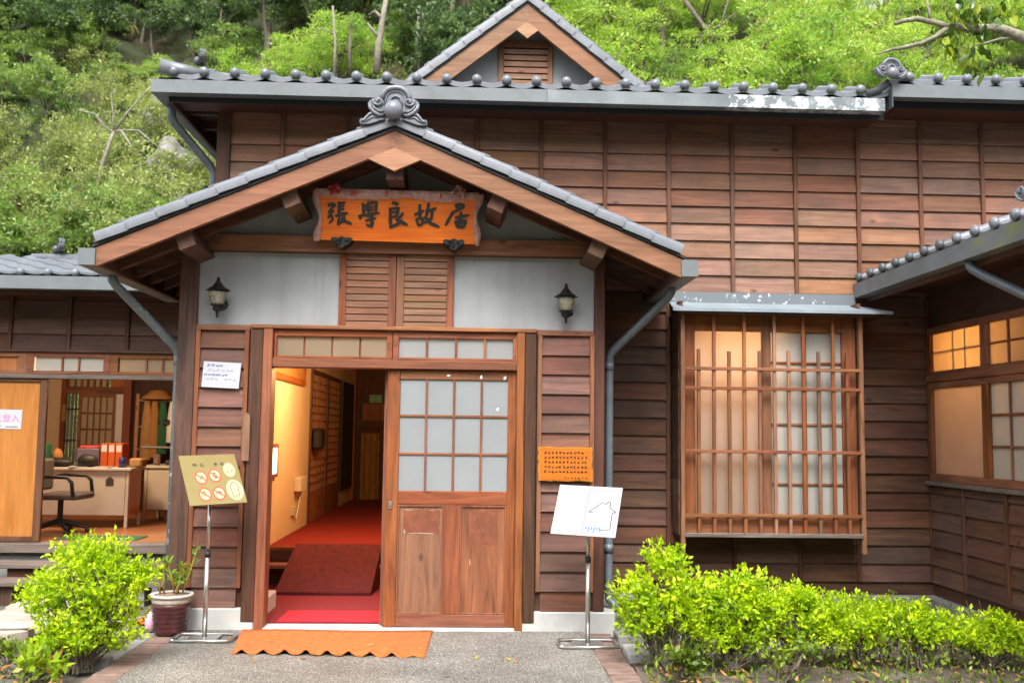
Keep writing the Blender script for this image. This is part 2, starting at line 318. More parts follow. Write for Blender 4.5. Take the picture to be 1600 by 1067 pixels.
# ------------------------------------------------------------------ mesh helpers
class MB:
    def __init__(s): s.v = []; s.f = []; s.M = None
    def add(s, vs, fs):
        o = len(s.v); s.v += [tuple(s.M @ Vector(p)) if s.M else tuple(p) for p in vs]; s.f += [tuple(i+o for i in q) for q in fs]; return s
    def box(s, x0, x1, y0, y1, z0, z1, c=0.):
        if c <= 0:
            return s.add([(x, y, z) for x in (x0, x1) for y in (y0, y1) for z in (z0, z1)],
                         [(0, 1, 3, 2), (4, 6, 7, 5), (0, 4, 5, 1), (2, 3, 7, 6), (0, 2, 6, 4), (1, 5, 7, 3)])
        bm = bmesh.new(); bmesh.ops.create_cube(bm, size=1)
        for q in bm.verts: q.co = Vector(((x0+x1)/2+q.co.x*(x1-x0), (y0+y1)/2+q.co.y*(y1-y0), (z0+z1)/2+q.co.z*(z1-z0)))
        c = min(c, .3*min(abs(x1-x0), abs(y1-y0), abs(z1-z0)))
        bmesh.ops.bevel(bm, geom=bm.edges[:], offset=c, segments=1, affect='EDGES')
        bm.verts.index_update(); s.add([q.co for q in bm.verts], [[q.index for q in f.verts] for f in bm.faces]); bm.free(); return s
    def prism(s, pts, y0, y1):      # polygon in x,z extruded along y
        n = len(pts); vs = [(x, y0, z) for x, z in pts]+[(x, y1, z) for x, z in pts]
        return s.add(vs, [tuple(range(n)), tuple(range(2*n-1, n-1, -1))]+[(i, i+n, (i+1) % n+n, (i+1) % n) for i in range(n)])
    def tube(s, path, rad, n=8, cap=True):
        path = [Vector(p) for p in path]; rad = [rad]*len(path) if not hasattr(rad, '__len__') else rad
        vs = []; up = None
        for i, p in enumerate(path):
            d = (path[min(i+1, len(path)-1)]-path[max(i-1, 0)]).normalized()
            if up is None: up = d.orthogonal().normalized()
            up = (up-d*up.dot(d)).normalized(); sd = d.cross(up)
            vs += [p+(up*math.cos(2*math.pi*k/n)+sd*math.sin(2*math.pi*k/n))*rad[i] for k in range(n)]
        m = len(path)
        fs = [(i*n+k, i*n+(k+1) % n, (i+1)*n+(k+1) % n, (i+1)*n+k) for i in range(m-1) for k in range(n)]
        if cap: fs += [tuple(range(n-1, -1, -1)), tuple((m-1)*n+k for k in range(n))]
        return s.add(vs, fs)
    def lathe(s, prof, n=16, o=(0, 0, 0)):     # prof (r, z)
        vs = [(o[0]+r*math.cos(2*math.pi*k/n), o[1]+r*math.sin(2*math.pi*k/n), o[2]+z) for r, z in prof for k in range(n)]
        m = len(prof); fs = [(i*n+k, i*n+(k+1) % n, (i+1)*n+(k+1) % n, (i+1)*n+k) for i in range(m-1) for k in range(n)]
        return s.add(vs, fs+[tuple(range(n-1, -1, -1)), tuple((m-1)*n+k for k in range(n))])
    def ball(s, c, r, n=14, m=9, sq=(1, 1, 1)):
        prof = [(max(1e-4, math.sin(math.pi*i/m))*r, -math.cos(math.pi*i/m)*r) for i in range(m+1)]
        vs = [(c[0]+q*math.cos(2*math.pi*k/n)*sq[0], c[1]+q*math.sin(2*math.pi*k/n)*sq[1], c[2]+z*sq[2]) for q, z in prof for k in range(n)]
        return s.add(vs, [(i*n+k, i*n+(k+1) % n, (i+1)*n+(k+1) % n, (i+1)*n+k) for i in range(m) for k in range(n)])
    def mesh(s, name, mat, smooth=False):
        me = bpy.data.meshes.new(name); me.from_pydata(s.v, [], s.f)
        bm = bmesh.new(); bm.from_mesh(me); bmesh.ops.recalc_face_normals(bm, faces=bm.faces[:]); bm.to_mesh(me); bm.free()
        if mat: me.materials.append(MATS[mat])
        if smooth: me.shade_smooth() if smooth == 1 else smooth_angle(me)
        return me
    def build(s, name, mat, parent=None, smooth=False, **tags):
        return put(name, s.mesh(name, mat, smooth), parent, **tags)
def smooth_angle(me, a=R(40)):
    me.shade_smooth(); bm = bmesh.new(); bm.from_mesh(me)
    for e in bm.edges:
        if len(e.link_faces) == 2 and e.calc_face_angle(0) > a: e.smooth = False
    bm.to_mesh(me); bm.free()
def worldloc(o):
    l = Vector(o.location)
    while o.parent: o = o.parent; l = l+Vector(o.location) if o.type == 'EMPTY' else l
    return l
ROOT = {}
def put(name, me, parent=None, loc=(0, 0, 0), rot=None, **tags):
    o = bpy.data.objects.new(name, me); COL.objects.link(o)
    if rot: o.rotation_euler = rot
    o.location = loc
    if parent:
        o.parent = parent; r = parent
        o.matrix_parent_inverse = Matrix(ROOT[parent.name]) if parent.name in ROOT else Matrix.Identity(4)
    for k, v in tags.items(): o[k] = v
    return o
def thing(name, label, cat, loc=(0, 0, 0), group=None, kind=None):
    e = bpy.data.objects.new(name, None); COL.objects.link(e); e.location = loc; e.empty_display_size = .1
    e['label'] = label; e['category'] = cat
    if group: e['group'] = group
    if kind: e['kind'] = kind
    ROOT[e.name] = Matrix.Translation(-Vector(loc)); return e      # parts are written in world coordinates
def B(name, mat, parent, x0, x1, y0, y1, z0, z1, c=.004): return MB().box(x0, x1, y0, y1, z0, z1, c).build(name, mat, parent)
def tag(o, label, cat, group=None):
    o['label'] = label; o['category'] = cat
    if group: o['group'] = group
    return o
_bc = {}
def clap(L, pitch, mat):        # one lapped weatherboard, lower edge proud
    k = (round(L, 3), round(pitch, 4), mat)
    if k not in _bc:
        t = pitch+.016
        pr = [(-.036, 0), (-.012, t), (.0, t), (-.010, 0)]; n = 4
        m = MB(); m.add([(0, y, z) for y, z in pr]+[(L, y, z) for y, z in pr], [(0, 1, 2, 3), (7, 6, 5, 4)]+[(i, i+4, (i+1) % 4+4, (i+1) % 4) for i in range(4)])
        _bc[k] = m.mesh('board', mat)
    return _bc[k]
def boards_y(parent, y, x0, x1, z0, z1, pitch, mat, stops=None, maxrun=2):
    """weatherboards on a wall that faces the viewer; stops = batten positions where boards may end"""
    z = z0
    while z < z1-.01:
        p = min(pitch, z1-z); xs = [x0]
        if stops:
            inn = [s for s in stops if x0+.05 < s < x1-.05]; i = 0
            while i < len(inn): 
                i += random.choice((0, 1)) if maxrun > 1 else 0
                if i < len(inn): xs.append(inn[i])
                i += 1
        xs.append(x1)
        for a, b in zip(xs, xs[1:]):
            put('board', clap(b-a-.002, pitch if p > .07 else p, mat), parent, (a, y-random.uniform(0, .002), z+random.uniform(-.0015, .0015)))
        z += pitch

# ================================================================== SETTING
gm = MB(); gm.add([(-63, -59, -.06), (63, -59, -.06), (63, 41, -.06), (-63, 41, -.06)], [(0, 1, 2, 3)])
gm.build('ground', 'ground_soil', kind='structure')
def hill_z(x, y):
    e = y-(10.5+.4*math.sin(x*.35))
    z = max(0, e)*(.95+.12*math.sin(x*.21+1)) if e > 0 else 0
    return min(z, 60)+(.5*math.sin(x*.9+y*.5)+.35*math.sin(x*2.1-y*1.3)+.2*math.sin(x*4.3+y*3.1))*min(1, max(0, e)/2)-.1
hm = MB(); xs = np.linspace(-34, 40, 112); ys = np.concatenate([np.linspace(9.5, 30, 62), np.linspace(31, 38, 8)])
hm.add([(x, y, hill_z(x, y)) for y in ys for x in xs], [(j*len(xs)+i, j*len(xs)+i+1, (j+1)*len(xs)+i+1, (j+1)*len(xs)+i) for j in range(len(ys)-1) for i in range(len(xs)-1)])
hm.build('hillside', 'hill', smooth=True, kind='structure')
# unseen hill added behind the viewer to block low skylight on the walls
om = MB(); xs = np.linspace(-60, 60, 40); ys = np.linspace(-16, -46, 18)
om.add([(x, y-6+3*math.sin(x*.2), min(20, (-16-y)*.8)+.8*math.sin(x*.7+y)+(0 if y < -16 else -.6)) for y in ys for x in xs], [(j*40+i, j*40+i+1, (j+1)*40+i+1, (j+1)*40+i) for j in range(17) for i in range(39)])
om.build('sky_block_hill', 'sky_block_slope', smooth=True, kind='structure')
MB().box(-1.56, 1.50, -12, .02, -.3, 0, .0).build('path', 'aggregate', kind='structure')

# ================================================================== shared roof pieces
def onigawara(parent, o, s=1., rz=0., fins=True, mat='tile'):
    """demon-tile ridge ornament: arched plate, raised rims, two curled plumes, a big round boss and cloud fins"""
    M = Matrix.Translation(o) @ Matrix.Rotation(rz, 4, 'Z') @ Matrix.Scale(s, 4)
    def mb(): m = MB(); m.M = M; return m
    K = lambda pts, sg=-1: [(-sg*(x-705)/2251, (542-y)/2251) for x, y in pts]
    arc = K([(500, 600), (490, 420), (478, 330), (510, 265), (560, 210), (640, 170), (735, 158), (830, 172), (915, 220), (968, 280), (998, 340), (985, 420), (930, 600)])
    plate = mb().prism(arc, -.015, .05).build('ridge_ornament', mat, parent)
    rim = K([(505, 400), (505, 325), (540, 270), (590, 225), (655, 197), (735, 188), (815, 199), (885, 235), (935, 285), (968, 345), (960, 410)])
    mb().tube([(x, -.022, z) for x, z in rim], [.018]+[.021]*9+[.018], 9).build('outer_arch', mat, plate, True)
    rim = K([(560, 520), (562, 400), (590, 310), (650, 262), (735, 248), (815, 262), (880, 315), (905, 400), (905, 520)])
    mb().tube([(x, -.018, z) for x, z in rim], .008, 7).build('middle_arch', mat, plate, True)
    rim = K([(632, 520), (635, 420), (665, 358), (735, 332), (800, 358), (830, 420), (832, 520)])
    mb().tube([(x, -.02, z) for x, z in rim], .011, 7).build('inner_arch', mat, plate, True)
    mb().ball((0, -.07, -.03), .072, 20, 13, (1, .8, 1)).build('boss', mat, plate, True)
    for sg in (-1, 1):
        pl = K([(275, 470), (295, 430), (345, 405), (400, 378), (470, 380), (520, 410), (540, 450), (530, 500), (545, 560), (560, 640), (500, 700), (430, 690), (345, 625), (290, 555)], sg)
        mb().prism(pl, -.035, .03).build('plume', mat, plate)
        tr = K([(285, 480), (310, 560), (370, 635), (450, 680), (520, 690)], sg); mb().tube([(x, -.04, z) for x, z in tr], [.008, .014, .016, .014, .008], 8).build('plume_rib', mat, plate, True)
        tr = K([(345, 500), (385, 570), (460, 620), (540, 620)], sg); mb().tube([(x, -.04, z) for x, z in tr], [.006, .009, .009, .007], 7).build('plume_rib', mat, plate, True)
        sp = []
        for t in np.linspace(0, 1, 26):
            a = 2.6+t*8.2; r_ = 86*(1-t)+8; sp.append((448+r_*math.cos(a), 452-r_*.85*math.sin(a)))
        mb().tube([(x, -.042-.02*k/25, z) for k, (x, z) in enumerate(K(sp, sg))], list(np.linspace(.011, .009, 26)), 7).build('scroll', mat, plate, True)
        if fins:
            fn = K([(140, 820), (135, 770), (160, 742), (215, 738), (250, 690), (280, 645), (325, 622), (370, 660), (480, 715), (560, 740), (300, 830), (190, 838)], sg)
            mb().prism(fn, -.03, .03).build('cloud_fin', mat, plate)
            tr = K([(160, 790), (215, 770), (265, 700), (320, 650), (370, 690)], sg); mb().tube([(x, -.032, z) for x, z in tr], [.014, .010, .011, .012, .006], 7).build('fin_rib', mat, plate, True)
            tr = K([(215, 808), (290, 750), (360, 705), (440, 730)], sg); mb().tube([(x, -.032, z) for x, z in tr], [.005, .008, .008, .005], 6).build('fin_rib', mat, plate, True)
    return plate
_eave = None
def eave_tile_mesh(w=.258, mat='tile'):
    m = MB(); nx = 9; pts = []
    for i in range(nx):
        t = i/(nx-1); pts.append((t*w, -.028*math.sin(math.pi*t)))
    fr = [(x, 0, z-.036) for x, z in pts]+[(x, 0, z+.008) for x, z in pts]; bk = [(x, .30, z+.30*.36+.008) for x, z in pts]
    n = nx; m.add(fr+bk, [(i, i+1, n+i+1, n+i) for i in range(n-1)]+[(n+i, n+i+1, 2*n+i+1, 2*n+i) for i in range(n-1)])
    m.ball((0, -.012, .006), .042, 14, 9, (1, .8, 1))
    m.tube([(0, 0, .0), (0, .30, .108)], .034, 8)
    return m.mesh('eave_tile', mat, 2)
EAVE = eave_tile_mesh()
EAVE_D = eave_tile_mesh(mat='tile_dark')
def verge_tile_mesh(L, mat='tile', h=.085, wd=.26):
    """gable-edge tile: hanging face plus rounded shoulder and top, local x down the slope"""
    m = MB(); prof = [(0, -h), (0, -.012), (.006, .006), (.02, .016), (.06, .018), (.10, .0), (wd, -.01), (wd, -.03), (.04, -.03), (.03, -h)]
    a = [(0, y, z) for y, z in prof]; b = [(L, y, z+.004) for y, z in prof]; n = len(prof)
    m.add(a+b, [tuple(range(n)), tuple(range(2*n-1, n-1, -1))]+[(i, i+n, (i+1) % n+n, (i+1) % n) for i in range(n)])
    m.box(-.02, .05, .01, wd, .012, .026)
    return m.mesh('verge_tile', mat, 2)

# ================================================================== ENTRANCE PORCH
P = thing('entrance_porch', 'timber entrance porch with grey plaster gable and tiled roof in the middle of the house', 'porch', (0, 0, 0))
B('plinth', 'concrete', P, -1.74, -1.066, -.045, .85, -.05, .163, .01); B('plinth', 'concrete', P, 1.012, 1.757, -.045, .80, -.05, .148, .01)
B('post', 'dark_Z', P, -1.745, -1.60, -.035, .12, .163, 2.96, .008); B('post', 'dark_Z', P, 1.577, 1.665, -.035, .12, .148, 2.96, .008)
B('side_wall', 'dark_Z', P, -1.74, -1.64, .12, 2.06, .163, 2.95, 0); B('side_wall', 'dark_Z', P, 1.60, 1.66, .12, .846, .148, 2.95, 0)
wl = B('wall', 'dark_X', P, -1.60, -1.07, .004, .09, .163, 2.345, 0); wr = B('wall', 'dark_X', P, 1.02, 1.577, .004, .09, .148, 2.345, 0)
for wll, x0, x1, z0 in ((wl, -1.562, -1.214, .165), (wr, 1.158, 1.545, .150)):
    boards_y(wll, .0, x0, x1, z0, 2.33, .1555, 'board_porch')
    B('batten', 'trim_Z', wll, x0-.036, x0, -.043, .0, z0+.15, 2.345, .004); B('batten', 'trim_Z', wll, x1, x1+.036, -.043, .0, z0+.15, 2.345, .004)
B('head_strip', 'trim_X', P, -1.598, -1.17, -.047, .03, 2.328, 2.372, .004); B('head_strip', 'trim_X', P, 1.118, 1.575, -.047, .03, 2.328, 2.372, .004)
B('jamb', 'dark_Z', P, -1.168, -1.066, -.052, .1, .06, 2.352, .006); B('jamb', 'dark_Z', P, 1.020, 1.112, -.052, .1, .06, 2.352, .006)
B('door_frame', 'trim_Z', P, -1.064, -.99, -.062, .12, .0, 2.345, .006); B('door_frame', 'trim_Z', P, .955, 1.018, -.062, .12, .0, 2.345, .006)
B('head_strip', 'trim_X', P, -1.166, 1.11, -.066, .03, 2.346, 2.378, .005)
B('lintel', 'trim_X', P, -.99, .955, -.056, .11, 2.04, 2.112, .006)
B('threshold', 'concrete', P, -1.06, 1.01, -.06, .13, -.03, .018, .006)
# transom lights
for i, (x0, x1, bars, gl) in enumerate(((-.985, -.045, 3, 'glass_warm'), (-.04, .95, 3, 'glass_milky'))):
    tr = MB(); g0, g1 = (x0+.022, x1-.045) if i == 0 else (x0+.045, x1-.028)
    tr.box(x0, g0, -.03, .03, 2.114, 2.344, .003); tr.box(g1, x1, -.03, .03, 2.114, 2.344, .003)
    tr.box(g0, g1, -.03, .03, 2.114, 2.134, .003); tr.box(g0, g1, -.03, .03, 2.292, 2.344, .003)
    t = tr.build('transom', 'trim_X', P)
    wdt = (g1-g0-.016*3)/4
    for k in range(4):
        a = g0+k*(wdt+.016); B('pane', gl, t, a, a+wdt, -.004, .004, 2.134, 2.292, 0)
        if k < 3: B('muntin', 'trim_Z', t, a+wdt, a+wdt+.016, *((.012, .03) if i == 0 else (-.026, .02)), 2.134, 2.292, .002)
# sliding doors (two leaves, the rear one slid behind the front one)
def door_leaf(dx, y, front):
    d = MB(); x0, x1, z0, z1 = -.075+dx, .955+dx, .022, 2.036
    d.box(x0, x0+.1, y, y+.036, z0, z1, .004); d.box(x1-.068, x1, y, y+.036, z0, z1, .004)
    L = d.build('door_leaf', 'trim_Z', P)
    a, b = x0+.1, x1-.068
    B('rail', 'trim_X', L, a, b, y+.001, y+.035, z1-.075, z1, .004); B('rail', 'trim_X', L, a, b, y+.001, y+.035, .97, 1.078, .004); B('rail', 'trim_X', L, a, b, y+.001, y+.035, z0, .118, .004)
    B('stile', 'trim_Z', L, (a+b)/2-.065, (a+b)/2+.065, y+.002, y+.034, .118, .97, .004)
    for pa, pb in ((a, (a+b)/2-.065), ((a+b)/2+.065, b)):
        B('panel', 'trim_Z', L, pa, pb, y+.016, y+.026, .118, .97, 0)
        mo = MB(); mo.box(pa, pb, y+.004, y+.016, .952, .97, .003); mo.box(pa, pb, y+.004, y+.016, .118, .132, .003); mo.box(pa, pa+.014, y+.004, y+.016, .132, .952, .003); mo.box(pb-.014, pb, y+.004, y+.016, .132, .952, .003)
        mo.build('moulding', 'trim_Z', L)
    gw = (b-a-3*.018)/4; gh = (1.961-1.078-2*.018)/3
    for r in range(3):
        for c in range(4):
            x = a+c*(gw+.018); z = 1.078+r*(gh+.018); B('pane', 'glass_milky', L, x, x+gw, y+.016, y+.02, z, z+gh, 0)
    for c in range(3): x = a+gw+c*(gw+.018); B('muntin', 'trim_Z', L, x, x+.018, y+.003, y+.033, 1.078, 1.961, .002)
    for r in range(2): z = 1.078+gh+r*(gh+.018); B('muntin', 'trim_X', L, a, b, y+.005, y+.031, z, z+.018, .002)
    if front:
        B('lock', 'steel', L, x0+.028, x0+.056, y-.008, y, .935, .995, .003); MB().box(x0+.038, x0+.046, y-.011, y-.008, .95, .962).build('keyhole', 'black', L)
        for k, (px, pz) in enumerate(((.41, 1.995), (.67, 1.985), (.86, 1.98), (.455, 1.735), (.805, 1.73))):
            m = MB(); m.M = Matrix.Translation((px, y+(-.002 if pz > 1.9 else .014), pz)) @ Matrix.Rotation(random.uniform(0, 3), 4, 'Y'); m.prism([(-.018, -.006), (.0, -.011), (.016, .0), (.008, .009), (-.01, .008)], -.0008, .0008).build('paint_spot', 'white_paint', L)
        for (qa, qb, qc, qd) in ((.07, .36, .735, .93), (.59, .82, .66, .92)):
            pp_ = [(qa+(qb-qa)*t, qc+random.uniform(-.015, .01)) for t in np.linspace(0, 1, 8)]+[(qb+random.uniform(-.012, .006), qc+(qd-qc)*t) for t in np.linspace(.1, .9, 6)]+[(qb-(qb-qa)*t, qd+random.uniform(-.008, .012)) for t in np.linspace(0, 1, 8)]
            MB().prism(pp_, y+.0152, y+.016).build('worn_patch', 'worn_red', L)
        for (px, pz, ln, hh) in ((.09, .925, .06, .006), (.27, .925, .05, .006), (.11, .742, .2, .008), (.078, .745, .008, .035), (.60, .50, .007, .05)):
            m = MB(); pts = [(px+ln*t, pz+random.uniform(-.3, .3)*hh) for t in np.linspace(0, 1, 7)]; pts += [(px+ln*t, pz+hh*random.uniform(.4, 1)) for t in np.linspace(1, 0, 7)]
            m.prism(pts, y+.0142, y+.015).build('glue_mark', 'stone', L)
    return L
door_leaf(0, -.012, True); door_leaf(-.028, .05, False)
# plaster, shutters, tie beam, gable
B('plaster_panel', 'plaster', P, -1.60, -.484, .0, .09, 2.374, 2.962, 0); B('plaster_panel', 'plaster', P, .437, 1.577, .0, .09, 2.374, 2.962, 0)
B('header', 'dark_X', P, -.99, .955, .03, .1, 2.344, 2.376, 0)
def zroof(x): return 3.675-.435*abs(x+.015)           # underside line of the gable timbers
gp = MB().prism([(-1.66, 3.09), (1.60, 3.09), (1.60, zroof(1.6)+.12), (-.015, zroof(0)+.12), (-1.66, zroof(-1.66)+.12)], .0, .08).build('gable_plaster', 'plaster', P)
B('tie_beam', 'dark_X', P, -1.64, 1.62, -.075, .05, 2.962, 3.098, .008); MB().box(-1.56, 1.545, -.079, -.075, 2.966, 3.094).build('tie_beam_face', 'trim_X', P)
SH = B('shutter', 'dark_X', P, -.483, .436, .03, .06, 2.378, 2.96, 0)
for a_, b_ in ((-.484, -.425), (.38, .437), (-.09, -.03), (-.025, .038)): B('stile', 'trim_Z', SH, a_, b_, -.03, .029, 2.378, 2.96, .004)
for x0, x1 in ((-.425, -.09), (.038, .38)):
    for k in range(11):
        z = 2.372+k*.0545; m = MB(); m.add([(x, y, q) for x in (x0, x1) for y, q in ((-.022, z), (-.022, z+.046), (.026, z+.052), (.026, z+.006))], [(0, 1, 2, 3), (7, 6, 5, 4)]+[(i, (i+1) % 4, (i+1) % 4+4, i+4) for i in range(4)])
        m.build('slat', 'rake_X', SH)
# roof: rake boards, pendant, purlins, rafters, soffit, tiles
YF = -.62; EX = 2.185
for sg in (-1, 1):
    x1 = sg*EX-.015
    MB().prism([(-.015, zroof(0)), (-.015, zroof(0)+.142), (x1, zroof(x1)+.142), (x1, zroof(x1))][::sg], YF, YF+.05).build('rake_board', 'rake_X', P)
    MB().prism([(-.015, zroof(0)+.142), (-.015, zroof(0)+.163), (x1+sg*.02, zroof(x1)+.163), (x1+sg*.02, zroof(x1)+.142)], YF-.012, YF+.06).build('roof_edge', 'black', P)
    MB().prism([(-.015, zroof(0)+.10), (-.015, zroof(0)+.15), (x1, zroof(x1)+.15), (x1, zroof(x1)+.10)], YF+.05, 1.50).build('soffit', 'dark_Y', P)
    rf = MB(); rf.prism([(-.015, zroof(0)+.15), (-.015, zroof(0)+.22), (x1+sg*.05, zroof(x1)+.19), (x1+sg*.05, zroof(x1)+.15)], YF+.2, 1.55); rf.build('roof', 'tile_dark', P)
    for yy in (-.25, .15, .5, .85, 1.2): MB().prism([(-.015, zroof(0)+.02), (-.015, zroof(0)+.10), (x1, zroof(x1)+.10), (x1, zroof(x1)+.02)], yy, yy+.06).build('rafter', 'dark_X', P)
    for px in (.79, 1.56):
        m = MB(); ang = sg*math.atan(.435)
        m.M = Matrix.Translation((sg*px-.015, 0, zroof(px)-.03)) @ Matrix.Rotation(ang, 4, 'Y'); m.box(-.065, .065, YF+.07, .06, -.075, .065, .006); m.build('purlin', 'purlin', P)
    xe = sg*(EX-.03)-.015; B('fascia', 'dark_Y', P, xe-.02, xe+.02, YF+.05, 1.5, zroof(xe)-.005, zroof(xe)+.13, .004)
    gx = sg*(EX+.055)-.015
    g = MB(); pr = [(gx-.062, 2.735), (gx+.062, 2.735), (gx+.062, 2.86), (gx+.05, 2.86), (gx+.05, 2.747), (gx-.05, 2.747), (gx-.05, 2.86), (gx-.062, 2.86)]
    g.prism(pr, YF-.015, 1.5); g.box(gx-.062, gx+.062, YF-.017, YF-.014, 2.735, 2.86); g.build('gutter', 'gutter', P)
    vt = verge_tile_mesh(.245, h=.064)
    a = math.atan(.435)
    for k in range(10):
        d = .02+k*.236; x = d*math.cos(a); z = zroof(x)+.235
        if sg > 0: put('verge_tile', vt, P, (x-.015, YF-.035, z+.006), (0, a-.022, 0))
        else:
            if k == 0: vtm = vt.copy(); vtm.transform(Matrix.Scale(-1, 4, (1, 0, 0))); vtm.flip_normals()
            put('verge_tile', vtm, P, (-x-.015, YF-.035, z+.006), (0, -a+.022, 0))
MB().prism([(-.015, 3.672), (-.215, 3.585), (-.015, 3.495), (.185, 3.585)], YF-.008, YF+.03).build('gable_pendant', 'pendant', P)
B('ridge_purlin', 'dark_Y', P, -.08, .05, YF+.06, .06, 3.44, 3.6, .006)
m = MB(); m.tube([(-.015, YF-.02, 3.935), (-.015, 1.5, 3.935)], .07, 12).build('ridge_roll', 'tile', P, True)
onigawara(P, (-.025, YF-.03, 3.965), 1.0)
# downpipes
def pipe(parent, path, r, mat='pipe', bands=()):
    p = MB().tube(path, r, 12).build('downpipe', mat, parent, True)
    for b in bands: MB().tube([Vector(b)-Vector((0, 0, .035)), Vector(b)+Vector((0, 0, .035))], r*1.12, 12).build('collar', mat, p, True)
    return p
pipe(P, [(2.21, -.05, 2.76), (2.205, -.05, 2.70), (2.18, -.02, 2.655), (1.765, .16, 2.235), (1.735, .17, 2.195), (1.73, .17, 2.13), (1.73, .17, .28), (1.735, .15, .21), (1.79, .10, .155), (1.9, .05, .14)], .034, 'pipe', [(1.73, .17, 2.10), (1.73, .17, .62)])
pipe(P, [(-2.25, -.12, 2.76), (-2.245, -.12, 2.70), (-2.22, -.1, 2.66), (-1.83, .15, 2.22), (-1.80, .17, 2.18), (-1.79, .18, 2.11), (-1.79, .18, .0)], .036, 'pipe_flaky', [(-1.79, .18, 2.09)])
# name slat hung on the left jamb
nb = MB().prism([(-1.197, 1.30), (-1.142, 1.30), (-1.142, 1.645), (-1.155, 1.665), (-1.168, 1.675), (-1.184, 1.665), (-1.197, 1.645)], -.075, -.056).build('wooden_slat', 'rake_Z')
tag(nb, 'blank narrow wooden slat hung on the jamb left of the entrance', 'wooden slat')

# ---- hall seen through the doorway (part of the porch interior)
H = thing('entrance_hall', 'entrance hall with cream walls and red carpet behind the open sliding door', 'hall', (0, 2.1, .385))
B('side_wall', 'cream', H, -1.52, -1.42, .13, 9.3, -.05, 2.75, 0); B('side_wall', 'cream', H, 1.40, 1.5, .13, 9.3, -.05, 2.75, 0)
B('end_wall', 'dark_Z', H, -1.42, 1.40, 9.0, 9.1, .3, 2.75, 0); B('ceiling', 'trim_Y', H, -1.42, 1.4, .13, 9.0, 2.70, 2.76, 0)
B('entry_floor', 'carpet_dark', H, -1.42, 1.4, .13, 2.12, -.03, .026, 0)
B('floor', 'carpet_red', H, -1.42, 1.4, 2.10, 9.0, .30, .386, .004); B('floor_edge', 'trim_X', H, -1.42, 1.4, 2.075, 2.098, .352, .39, .003)
B('riser', 'dark_X', H, -1.42, 1.4, 2.08, 2.10, .026, .352, 0); B('step', 'trim_X', H, -1.42, -.25, 1.86, 2.075, .205, .243, .004)
MB().add([(-1.19, 1.43, .03), (-.31, 1.43, .03), (-.27, 2.06, .40), (-1.12, 2.06, .40), (-1.19, 1.43, .055), (-.31, 1.43, .055), (-.27, 2.06, .425), (-1.12, 2.06, .425), (-.31, 1.43, .0), (-.27, 2.06, .03)],
  [(4, 5, 6, 7), (0, 1, 5, 4), (3, 2, 6, 7), (0, 4, 7, 3), (1, 5, 6, 2), (0, 1, 2, 3), (1, 8, 9, 2)]).build('wheelchair_ramp', 'ramp_maroon')
tag(bpy.data.objects['wheelchair_ramp'], 'dark maroon carpeted ramp leading up to the raised hall floor', 'ramp')
tag(MB().box(-.92, -.05, .0+.135, .62, .0265, .034, .002).build('red_mat', 'mat_red'), 'bright red mat lying inside the doorway', 'mat')
sj = MB(); sj.box(-1.42, -1.395, 4.5, 4.56, .39, 2.31); sj.box(-1.42, -1.395, 7.16, 7.22, .39, 2.31); sj.box(-1.42, -1.395, 4.56, 7.16, 2.25, 2.31); sj.box(-1.42, -1.39, 5.84, 5.95, .39, 2.25)
SJ = sj.build('shoji_screen', 'dark_Z', H)
for y0, y1 in ((4.56, 5.84), (5.95, 7.16)):
    B('paper', 'paper_shoji', SJ, -1.418, -1.412, y0, y1, .78, 2.25, 0); B('kick_panel', 'trim_Y', SJ, -1.418, -1.40, y0, y1, .39, .78, .003)
    for k in range(1, 6): y = y0+(y1-y0)*k/6; B('grid_bar', 'trim_Z', SJ, -1.412, -1.40, y-.014, y+.014, .78, 2.25, 0)
    for k in range(1, 15): z = .78+1.47*k/15; B('grid_bar', 'trim_Y', SJ, -1.412, -1.402, y0, y1, z-.012, z+.012, 0)
B('glass_case', 'black', H, -1.42, -1.38, 7.4, 8.75, .62, 2.3, .004)
B('post', 'trim_Z', H, -1.42, -1.36, 8.85, 8.98, .386, 2.7, .004)
eb = B('end_beam', 'dark_X', H, -1.42, 1.4, 8.9, 9.0, 1.6, 1.72, 0); B('end_panel', 'trim_Z', H, -1.25, -.88, 8.96, 9.0, 1.72, 2.0, 0)
MB().add([(x, 8.93+.025*math.sin(x*60), z) for z in (.39, 1.5) for x in np.linspace(-1.26, -.95, 16)], [(i, i+1, 17+i, 16+i) for i in range(15)]).build('curtain', 'tan_cloth', H)
for x0 in (-1.14, -1.03): B('end_window', 'window_glow_green', H, x0, x0+.1, 8.95, 8.99, 2.02, 2.15, 0)
pf = MB(); pf.box(-1.418, -1.385, 1.9, 3.95, 2.06, 2.13, .004); pf.box(-1.418, -1.385, 3.88, 3.95, 2.13, 2.6, .004); pf.box(-1.418, -1.385, 1.9, 1.97, 2.13, 2.6, .004); pf.box(-1.418, -1.385, 1.97, 3.88, 2.53, 2.6, .004)
pic = thing('framed_picture', 'wood framed picture hung high on the left hall wall', 'picture', (-1.4, 2.9, 2.06)); pf.build('frame', 'trim_Y', pic); B('print', 'straw', pic, -1.418, -1.405, 1.97, 3.88, 2.13, 2.53, 0)
lp = thing('lit_wall_panel', 'small glowing white panel in a brown frame on the hall wall', 'wall light', (-1.4, 2.2, 1.06))
f = MB(); f.box(-1.418, -1.39, 2.02, 2.42, 1.06, 1.10); f.box(-1.418, -1.39, 2.02, 2.42, 1.36, 1.40); f.box(-1.418, -1.39, 2.02, 2.06, 1.10, 1.36); f.box(-1.418, -1.39, 2.38, 2.42, 1.10, 1.36); f.build('frame', 'trim_Y', lp)
B('light_panel', 'lit_panel', lp, -1.417, -1.398, 2.06, 2.38, 1.10, 1.36, 0)
